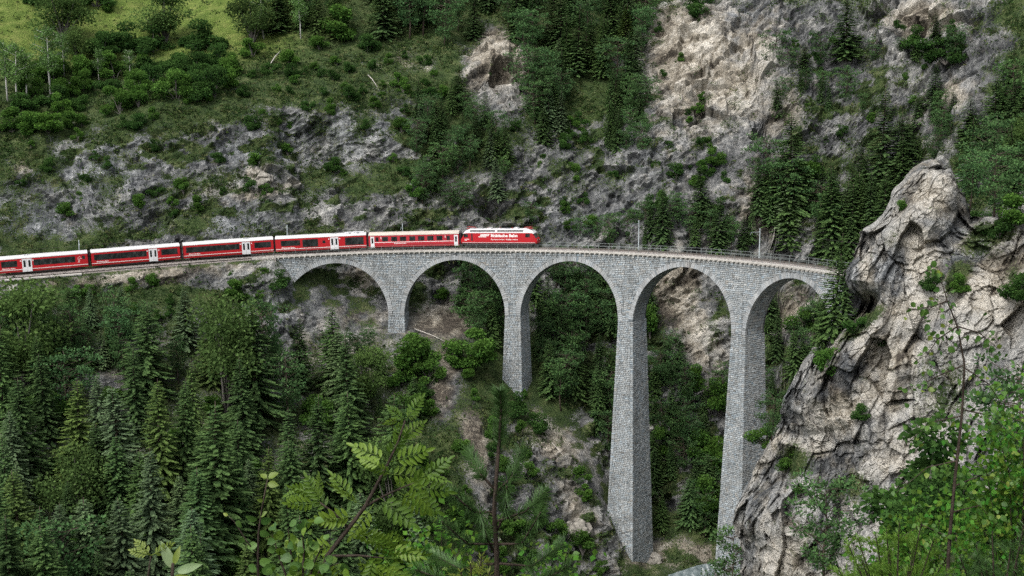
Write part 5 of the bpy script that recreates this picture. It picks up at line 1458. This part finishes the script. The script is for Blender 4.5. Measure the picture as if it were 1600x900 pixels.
def stem_to_ground(pts): p = pts[0].copy(); q = np.array([p[0] * .98, p[1] - .05, float(H(p[0], p[1])) - .05]); return [q] + list(pts)
TOCAM = np.array([0, -1.0, .35])
# 1 rowan
Y0 = 3.1
main = px_path([(500,905),(511,869),(545,825),(571,791),(590,755),(606,725),(622,690),(633,657)], Y0)
r = root_at('rowan_sapling', main[0], 'rowan sapling with feathery bright green leaves near the middle of the bottom edge', 'sapling')
side = px_path([(571,791),(600,775),(633,760),(655,752)], Y0); side2 = px_path([(545,825),(520,800),(500,785)], Y0); side3 = px_path([(511,869),(560,868),(600,872)], Y0 - .15)
world_part(r, MB().tube(stem_to_ground(main), [.008, .0065, .006, .0055, .005, .0042, .0035, .0028, .002], 7), 'stem', M_TWIG)
for sdp in (side, side2, side3): world_part(r, MB().tube(sdp, [.0042, .003, .002, .0015][:len(sdp)], 6), 'twig', M_TWIG)
pm = [pinnate_mesh('leaf', ML_ROWAN, .17, 6, k) for k in range(3)]
def pin(p, tx, ty, dz=0.0, s_=1.0, roll=0.0):
    """a feather leaf from p towards a pixel offset (tx, ty)"""
    d = np.array([tx, dz * 100, -ty], float); leaf_at(r, pm[int(FR.integers(3))], p, d, s_, roll, up=TOCAM + FR.normal(0, .25, 3))
for (a, b, tx, ty, dz, s_) in [(609,722,-85,-35,.2,1.0),(609,722,70,-30,-.3,1.05),(600,740,60,12,.2,1.05),(622,690,45,-28,.3,.8),(633,657,35,-45,.2,.7),(633,657,-30,-25,0,.5),(633,760,60,-25,.2,1.1),(640,757,75,10,-.2,1.0),(620,766,50,45,.2,1.05),(655,752,55,-40,.2,.9),
        (571,791,-70,-30,.2,1.0),(560,805,-80,5,-.2,1.05),(520,800,-60,-40,.3,.95),(500,785,-60,10,.2,.95),(505,790,-35,-60,.1,.8),(590,775,65,45,-.2,1.1),(545,830,60,35,.3,1.1),(560,868,60,45,.1,1.1),(600,872,70,5,.2,1.05),(600,872,55,60,-.1,1.0),(530,850,-75,25,.2,1.05),(511,869,-60,-20,.1,.95),(511,875,-50,40,.2,1.0),(560,868,20,70,.2,1.0),(575,845,70,20,.4,1.0)]:
    pin(W(a, b, Y0), tx, ty, dz, s_ * .56, FR.normal(0, .35))
    a2, b2 = a + .3 * tx * FR.uniform(.1, .5) + FR.normal(0, 9), b + FR.normal(0, 9)
    pin(W(a2, b2, Y0 + FR.normal(0, .06)), tx + FR.normal(0, 45), ty + FR.normal(0, 45), FR.normal(0, .4), s_ * FR.uniform(.36, .52), FR.normal(0, .5))
# 2 young pine with long needles
Y0 = 4.2
main = px_path([(777,930),(776,860),(772,800),(776,740),(780,690),(783,640),(782,618)], Y0)
r = root_at('pine_sapling', main[0], 'young pine with long needles and a dark upright stem at the bottom edge', 'sapling')
world_part(r, MB().tube(stem_to_ground(main), [.014, .0095, .009, .0082, .007, .006, .0042, .0025], 8), 'stem', M_TWIG)
def needles(paths, per, L, col0, w_=.0007, tilt=.55):
    """needle pairs set all round the shoots; too many to count, one mesh"""
    Vs, Fs, b = [], [], 0
    for pth, t0, n in paths:
        pth = np.array(pth)
        for _ in range(n):
            t = FR.uniform(t0, 1); p = along(pth, t); d0 = unit(along(pth, min(1, t + .03)) - along(pth, max(0, t - .03)))
            v = unit(FR.normal(0, 1, 3)); v = unit(v - d0 * (v @ d0)); d = unit(d0 * (1.15 - tilt * FR.uniform(.6, 1.2)) + v * FR.uniform(.55, 1.0))
            sd = unit(np.cross(d, np.array([0, 1., .2]))) * w_; ll = L * FR.uniform(.75, 1.15)
            Vs += [p - sd, p + sd, p + d * ll * .6 + sd * .9 + np.array([0, 0, -.04 * ll]), p + d * ll * .6 - sd * .9 + np.array([0, 0, -.04 * ll]), p + d * ll + np.array([0, 0, -.12 * ll])]
            Fs += [(b, b+1, b+2, b+3), (b+3, b+2, b+4)]; b += 5
    me = bpy.data.meshes.new('needles'); me.from_pydata([tuple(v) for v in Vs], [], Fs); me.materials.append(col0); me.update(); return me
brs = [px_path([(776,768),(752,742),(732,705,.1)], Y0), px_path([(777,768),(800,745),(815,704,.1)], Y0), px_path([(774,800),(740,800),(705,770,-.1)], Y0), px_path([(774,815),(820,800),(850,770,.1)], Y0), px_path([(775,850),(730,850),(690,815,-.2)], Y0),
       px_path([(775,850),(815,850),(845,800,-.2)], Y0), px_path([(776,880),(720,890),(675,865,.2)], Y0), px_path([(776,880),(830,885),(880,850,.1)], Y0), px_path([(776,830),(790,800),(792,760,-.3)], Y0), px_path([(776,870),(760,840),(750,800,-.4)], Y0), px_path([(776,900),(840,910),(890,885)], Y0), px_path([(776,900),(700,910),(650,890)], Y0)]
for bp in brs: world_part(r, MB().tube(bp, [.005, .004, .0025], 6), 'branch', M_TWIG)
nd = needles([(px_path([(780,700),(783,640),(782,612)], Y0), .0, 620)] + [(bp, .35, 270) for bp in brs], 0, .052, ML_NEED, .0010)
o = link('needles', nd); o.parent = r; o.matrix_parent_inverse = r.matrix_world.inverted(); tag(o, kind='stuff')
# 3 plant with big upright leaves, bottom left
Y0 = 2.6
base = W(268, 930, Y0); r = root_at('broad_leaved_plant', base, 'pale upright leaves of a plant at the bottom edge, left of the sapling', 'plant')
st = px_path([(268,930),(269,900),(270,880)], Y0); world_part(r, MB().tube(stem_to_ground(st), [.006, .005, .004, .003], 6), 'stem', M_TWIG)
big = leaf_mesh('leaf', ML_PALE, .062, .012, .35, .2); big2 = leaf_mesh('leaf', ML_YOUNG, .055, .010, .3, .3)
leaf_at(r, big, W(270, 892, Y0), (-.35, .1, 1), .95, .4, up=TOCAM); leaf_at(r, big, W(272, 896, Y0), (1, .1, .35), .85, -.2, up=TOCAM); leaf_at(r, big2, W(271, 885, Y0), (.3, .1, 1), .7, .1, up=TOCAM); leaf_at(r, big2, W(269, 900, Y0), (1, -.2, -.1), .8, .1, up=TOCAM)
st = px_path([(228,925),(232,895),(236,868)], Y0); rf = root_at('fern', st[0], 'small fern frond beside the pale upright leaves', 'fern')
world_part(rf, MB().tube(stem_to_ground(st), [.004, .003, .002, .0015], 5), 'stem', M_TWIG)
fm = pinnate_mesh('leaf', ML_YOUNG, .05, 8, 9)
for a in (-1.0, -.3, .5): leaf_at(rf, fm, W(236, 868, Y0), (a, .1, .25), .85, .2, up=TOCAM)
# 4 sapling with yellow tip
Y0 = 3.0
main = px_path([(404,930),(403,870),(404,830),(410,790),(418,748)], Y0)
r = root_at('slender_sapling', main[0], 'thin sapling with a yellow leaf at its tip, left of the rowan', 'sapling')
world_part(r, MB().tube(stem_to_ground(main), [.004, .0035, .003, .0025, .002, .0012], 6), 'stem', M_TWIG)
tw = px_path([(403,868),(385,845),(366,815),(357,806)], Y0); world_part(r, MB().tube(tw, [.002, .0016, .0012, .0008], 5), 'twig', M_TWIG)
yl = leaf_mesh('leaf', ML_YOUNG, .026, .009, .3, .2); gl = leaf_mesh('leaf', ML_BIRCH, .026, .010, .2, .25)
for (a, b, dx, dz, m_, s_) in [(418,748,.8,.5,yl,1.0),(418,748,-.9,.5,yl,.8),(417,756,.9,0,yl,1.0),(412,782,-.6,.2,yl,.6),(404,812,-.9,.2,gl,1.1),(404,815,.9,.1,gl,1.1),(405,808,.6,.5,yl,.8),(404,830,.8,-.4,gl,1.0),(366,815,.6,-.5,gl,.9),(357,806,-.8,.4,yl,.5),(380,838,-.3,-.8,gl,.8),(404,850,-.8,-.2,gl,1.0),(403,880,.9,.2,gl,1.1),(403,890,-.9,.1,gl,1.1)]:
    leaf_at(r, m_, W(a, b, Y0), (dx, FR.normal(0, .3), dz), s_, FR.normal(0, .4), up=TOCAM)
def leafy(name, label, cat, px0, py0, Y, shoots, per, meshes, s_=1.0, group=None, spread=.03, up=TOCAM, cap=300, twigr=.003, fill=0):
    """a shrub of shoots given in pixels with single leaves set along them"""
    b0 = W(px0, py0, Y); r = root_at(name, b0, label, cat, group)
    world_part(r, MB().tube(stem_to_ground([b0]) if False else [np.array([b0[0], b0[1], float(H(b0[0], b0[1])) - .1]), b0], [twigr * 2.5, twigr * 1.6], 7), 'stem', M_TWIG)
    n = 0; tm = MB()
    for sh in shoots:
        pts = [b0] + px_path(sh, Y); tm.tube(pts, list(np.linspace(twigr * 1.4, twigr * .3, len(pts))), 5, cap=False)
        for k in range(per):
            if n >= cap: break
            t = FR.uniform(.28, 1.0); p = along(pts, t) + FR.normal(0, spread, 3); dd = unit(FR.normal(0, 1, 3) * np.array([1, .7, .6]) + np.array([0, -.25, -.15]))
            leaf_at(r, meshes[int(FR.integers(len(meshes)))], p, dd, s_ * FR.uniform(.65, 1.2), FR.normal(0, .5), up=up + FR.normal(0, .3, 3)); n += 1
    world_part(r, tm, 'twigs', M_TWIG)
    if fill:                                                   # the leaves further in, too many to count
        qs = []
        for sh in shoots:
            pts = [b0] + px_path(sh, Y)
            for k in range(fill): qs.append(along(pts, FR.uniform(.15, 1.0)) + FR.normal(0, spread * 1.25, 3) + np.array([0, spread, 0]))
        qs = np.array(qs); n_ = len(qs); d = unit(FR.normal(0, 1, (n_, 3))); sd = unit(np.cross(d, FR.normal(0, 1, (n_, 3)) + np.array([0, -.6, .6]))); ln = FR.uniform(.022, .042, n_)
        cc = np.array((.058, .125, .026)) * FR.uniform(.5, 1.5, (n_, 1)) * np.stack([FR.uniform(.7, 1.5, n_), np.ones(n_), np.ones(n_)], 1)
        V_, F_, C_ = sprays(qs, d, sd, ln, ln * .40, cc, .15)
        o = link('foliage', mesh_np('foliage', V_, F_, [M_LEAF], attrs={'col': ('FACE', C_)})); o.parent = r; o.matrix_parent_inverse = r.matrix_world.inverted(); tag(o, kind='stuff')
    return r
rl = [leaf_mesh('leaf', ML_ROWAN, .022, .010, .2, .2), leaf_mesh('leaf', ML_BIRCH, .024, .011, .25, .2)]
leafy('low_shrub', 'low shrub with small round leaves between sapling and rowan', 'shrub', 470, 960, 2.9, [[(440,880),(425,835)],[(455,870),(450,825)],[(475,860),(470,815)],[(490,880),(505,850)],[(500,890),(530,880)],[(420,900),(405,905)]], 16, rl, spread=.014)
# 6 birch sapling on the right
Y0 = 6.0
bl = [leaf_mesh('leaf', ML_BIRCH, .032, .013, .2, .25), leaf_mesh('leaf', ML_BIRCH, .027, .012, .3, .3), leaf_mesh('leaf', ML_YOUNG, .025, .011, .2, .2)]
main = px_path([(1478,960),(1483,850),(1493,740),(1503,650),(1507,570),(1496,510),(1480,470),(1469,432)], Y0)
r = root_at('birch_sapling', main[0], 'birch sapling with hanging leaves rising in front of the pale crag', 'sapling')
world_part(r, MB().tube(stem_to_ground(main), [.014, .010, .009, .0078, .0065, .005, .004, .003, .0018], 7), 'stem', M_TWIG)
tws = [[(1480,470),(1455,480),(1440,500)],[(1496,510),(1530,520),(1560,545)],[(1496,510),(1465,530),(1445,560)],[(1507,570),(1460,590),(1425,610)],[(1507,575),(1545,600),(1570,640)],[(1503,650),(1455,660),(1420,690)],[(1503,640),(1550,650),(1590,690)],[(1495,720),(1450,730),(1400,770)],[(1490,760),(1540,740),(1580,760)],[(1469,432),(1462,425)],[(1485,840),(1440,820),(1390,850)],[(1488,800),(1530,790),(1560,820)]]
wgtl = [26, 24, 24, 26, 26, 26, 26, 26, 26, 16, 26, 26]
for tw, n_ in zip(tws, wgtl):
    pts = px_path(tw, Y0); world_part(r, MB().tube(pts, list(np.linspace(.004, .0012, len(pts))), 5, cap=False), 'twig', M_TWIG)
    for k in range(n_):
        p = along(pts, FR.uniform(.1, 1.05)) + FR.normal(0, .032, 3); leaf_at(r, bl[int(FR.choice(3, p=[.5, .38, .12]))], p, unit(np.array([FR.normal(0, .7), FR.normal(0, .6) - .2, -.6 + FR.normal(0, .5)])), FR.uniform(.7, 1.25), FR.normal(0, .5), up=TOCAM + FR.normal(0, .4, 3))
# 7 bright conifer shrub with fresh shoots, lower right, and leafy thicket behind it
def shoots(name, label, px0, py0, Y, tips, L=.03, n=90, mat=ML_SHOOT, seg=.10):
    b0 = W(px0, py0, Y); r = root_at(name, b0, label, 'shrub')
    world_part(r, MB().tube([np.array([b0[0], b0[1], float(H(b0[0], b0[1])) - .1]), b0], [.02, .014], 7), 'stem', M_TWIG)
    paths = []
    for (tx, ty, *dy) in tips:
        e = W(tx, ty, Y + (dy[0] if dy else 0)); m_ = (b0 + e) / 2 + np.array([0, 0, -.05]); pth = [b0, m_, e]
        world_part(r, MB().tube(pth, [.008, .005, .002], 5, cap=False), 'branch', M_TWIG); paths.append((pth, .35, n))
        for k in range(4):
            p = along(pth, FR.uniform(.5, .95)); q_ = p + unit(np.array([FR.normal(0, 1), FR.normal(0, .6), .5 + FR.normal(0, .4)])) * seg * FR.uniform(.6, 1.2); paths.append(([p, q_], 0.0, n // 3))
    o = link('needles', needles(paths, 0, L, mat, .0011, .35)); o.parent = r; o.matrix_parent_inverse = r.matrix_world.inverted(); tag(o, kind='stuff')
shoots('young_spruce', 'bright green young spruce with fresh shoots, lower right', 1400, 985, 5.2, [(1325,850),(1345,870),(1368,835),(1390,860),(1405,815),(1430,845),(1310,890),(1450,870),(1375,890),(1420,885),(1350,905),(1470,885),(1340,840),(1385,825),(1440,815),(1460,840)], .03, 150)
shoots('young_spruce', 'soft green young spruce in the lower right corner', 1560, 985, 4.6, [(1500,870),(1525,850),(1550,830),(1580,850),(1600,820),(1620,850),(1540,880),(1590,885),(1490,900),(1620,890)], .036, 130, ML_NEED)
shoots('young_spruce', 'tiny pale conifer tip right of the pine stem', 745, 960, 3.6, [(735,880),(752,868),(765,892),(720,893)], .02, 70, ML_YOUNG, .04)
bl2 = [leaf_mesh('leaf', ML_BIRCH, .034, .014, .2, .25), leaf_mesh('leaf', ML_ROWAN, .030, .011, .3, .3), leaf_mesh('leaf', ML_YOUNG, .028, .011, .2, .3), leaf_mesh('leaf', ML_BIRCH, .028, .012, .3, .2)]
leafy('leafy_thicket', 'leafy thicket behind the birch sapling stem', 'shrub', 1450, 1010, 7.6, [[(1430,890),(1415,840)],[(1445,880),(1435,810)],[(1460,870),(1470,800)],[(1480,860),(1520,810)],[(1410,915),(1385,885)],[(1500,890),(1550,850)],[(1430,890),(1400,870)]], 42, bl2, .85, spread=.085, twigr=.004, fill=380)
leafy('leafy_thicket', 'leafy thicket at the right edge below the dark conifer', 'shrub', 1590, 1000, 6.4, [[(1560,840),(1540,730)],[(1580,820),(1575,690)],[(1600,820),(1610,670)],[(1610,840),(1640,740)],[(1560,870),(1520,800)],[(1590,790),(1560,680)],[(1600,760),(1598,630)]], 42, bl2, .85, spread=.085, twigr=.004, fill=380)
leafy('low_shrub', 'low leafy shrub at the bottom edge between pine and crag', 'shrub', 690, 1000, 5.6, [[(660,900),(640,850)],[(690,890),(690,830)],[(720,900),(735,860)],[(640,920),(610,890)],[(850,930),(870,870)],[(840,940),(905,905)]], 30, bl2[:2], .9, spread=.06, fill=160)
# 8 middle distance on the viewer's side of the gorge
for kind, px, py, Y, h, lab in [('pine', 1288, 905, 62, 5.6, 'thin dark pine standing before the foot of the crag'), 
        ('dark_bush', 1448, 800, 58, 5.4, 'dark bush against the pale crag, left of the birch sapling'), ('dark_bush', 1490, 870, 50, 3.4, 'dark bush behind the birch sapling'),
        ('pine', 1585, 760, 42, 5.2, 'dark conifer at the right edge in front of the crag'), ('pine', 1622, 780, 38, 5.0, 'dark conifer cut by the right edge'), ('dark_bush', 1550, 900, 40, 3.0, 'dark bush behind the right edge thicket')]:
    p = W(px, py, Y); p[2] = float(H(p[0], p[1])); plant_at(kind, p, h, lab, sx=1.0, sink=.15)
for x_, y_, h_, lab in [(39.5, 221, 15.5, 'round pine hiding the base of the pier beside the crag'), (36.0, 219, 11.5, 'second pine at the base of the pier beside the crag')]: plant_at('pine', (x_, y_, float(H(x_, y_))), h_, lab, sx=.85)
# trees and shrubs that grow on the crag
def on_crag(px, py):
    d2 = (CPX2 - px) ** 2 + (CPY2 - py) ** 2; i = int(np.argmin(d2)); return CV.reshape(-1, 3)[i]
CPX2, CPY2 = [a.ravel() for a in P2(CV[..., 0], CV[..., 1], CV[..., 2])]
for kind, px, py, h, lab in [('spruce', 1300, 528, 17, 'tall spruce growing from the crag in front of the end of the viaduct'), ('spruce', 1282, 552, 10, 'spruce on the crag below the tall one'), ('spruce', 1322, 512, 12, 'spruce squeezed between viaduct end and crag'), ('bush', 1290, 585, 5, 'shrub on the left shoulder of the crag'), ('dark_bush', 1335, 520, 3.5, 'shrub in the mossy notch of the crag'), ('dark_bush', 1560, 372, 4, 'shrub on the green ledge right of the summit'), ('dark_bush', 1530, 360, 3.5, 'shrub just right of the crag summit'), ('pine', 1520, 330, 9, 'light pine behind the crag summit'), ('pine', 1555, 330, 10, 'pine right of the crag summit'), ('bush', 1590, 350, 5, 'shrub at the right edge above the pale slab'),
        ('dark_bush', 1595, 470, 4, 'dark shrub on the pale slab at the right edge'), ('bush', 1235, 735, 4, 'shrub on the lower left edge of the crag'), ('dark_bush', 1255, 765, 3.5, 'dark shrub on the lower part of the crag'), ('bush', 1195, 700, 4.5, 'shrub hanging between pier and crag'), ('pine', 1205, 690, 8, 'pine standing between pier and crag'), ('dark_bush', 1380, 540, 2.5, 'small shrub in a crack of the crag face'), ('dark_bush', 1345, 655, 2.5, 'small dark shrub in the middle of the crag face'), ('bush', 1410, 330, 2, 'tuft near the crag summit'), ('dark_bush', 1460, 455, 3, 'shrub under the dark overhang of the crag'), ('bush', 1500, 455, 3, 'shrub in the groove right of the overhang')]:
    plant_at(kind, on_crag(px, py), h, lab, sx=.72 if kind == 'spruce' else 1.15, lean=.05, sink=.1)
# fallen timber and boulders
def log(px0, py0, px1, py1, r0, label):
    a, b = hit(px0, py0), hit(px1, py1); a = a + np.array([0, -.3, .35]); b = b + np.array([0, -.3, .35]); c = (a + b) / 2 + np.array([0, -.2, .3])
    o = MB().tube([a, c, b], [r0, r0 * .8, r0 * .4], 7).build('fallen_trunk', M_DEAD, smooth=True); tag(o, label, 'log', 'bleached fallen trunks')
log(648, 516, 704, 541, .09, 'bleached fallen trunk across the bare earth between the first two piers'); log(862, 696, 915, 760, .06, 'thin bleached trunk lying down the spur left of the tallest pier'); log(72, 158, 112, 132, .3, 'grey fallen trunk among the birches'); log(575, 120, 590, 140, .12, 'short dead stick on the bare slope'); log(422, 104, 440, 82, .14, 'bleached forked branch below the birch at the meadow end')
def boulder(px, py, r, label):
    p = hit(px, py); bm = bmesh.new(); bmesh.ops.create_icosphere(bm, subdivisions=4, radius=1)
    me = bpy.data.meshes.new('boulder'); bm.to_mesh(me); bm.free(); co = np.empty(len(me.vertices) * 3, np.float32); me.vertices.foreach_get('co', co); co = co.reshape(-1, 3)
    f_, e_, i_ = facets(co[:, 0] * 1.3 + px, co[:, 1] * 1.3, co[:, 2] * 1.3 + py, 5); co = co * (1 + .35 * f_ + .1 * fbm(co[:, 0] * 3, co[:, 1] * 3, co[:, 2] * 3, int(px), 3))[:, None] * np.array([r, r * .8, r * .75])
    me.vertices.foreach_set('co', co.astype(np.float32).ravel()); me.materials.append(M_BOULD); me.update(); o = link('boulder', me, loc=p + np.array([0, .3 * r, .1 * r])); tag(o, label, 'boulder')
tb = NT('pale_boulder'); M_BOULD = tb.fin(tb.ramp(tb.noise(1.5, 5, .65, tb.pos()), [(.3, (.12, .11, .095)), (.55, (.25, .235, .205)), (.8, (.42, .40, .355))]), .95, .1)
boulder(412, 285, 2.2, 'pale rounded boulder on the grassy ledge above the third carriage'); boulder(1300, 425, 1.4, 'pale boulder beside the end of the viaduct'); boulder(880, 250, 1.2, 'small boulder on the cliff above the locomotive'); boulder(900, 838, 3.0, 'grey boulder at the foot of the spur'); boulder(1022, 880, 1.8, 'pale boulder against the foot of the tallest pier')
# river
def water_material():
    t = NT('river'); n = t.noise(1.1, 5, .65, t.scale(t.pos(), 1, .4, 1)); t.bump(n, .5, .3)
    return t.fin(t.ramp(n, [(.35, (.09, .12, .125)), (.55, (.20, .24, .245)), (.68, (.55, .57, .57))]), .25, .5)
rv = MB(); rp = [(50,256,4),(42,252,4.2),(36,247,4.6),(33,238,5),(31,222,6),(24,200,8),(6,182,8),(-30,160,9),(-80,141,9)]
V = []; 
for i, (a, b, c) in enumerate(rp):
    V += [(a - c, b, -62.45 - .04 * i), (a + c, b, -62.45 - .04 * i)]
rv.add(V, [(2*i, 2*i+1, 2*i+3, 2*i+2) for i in range(len(rp) - 1)]); o = rv.build('river', water_material()); tag(o, kind='structure')
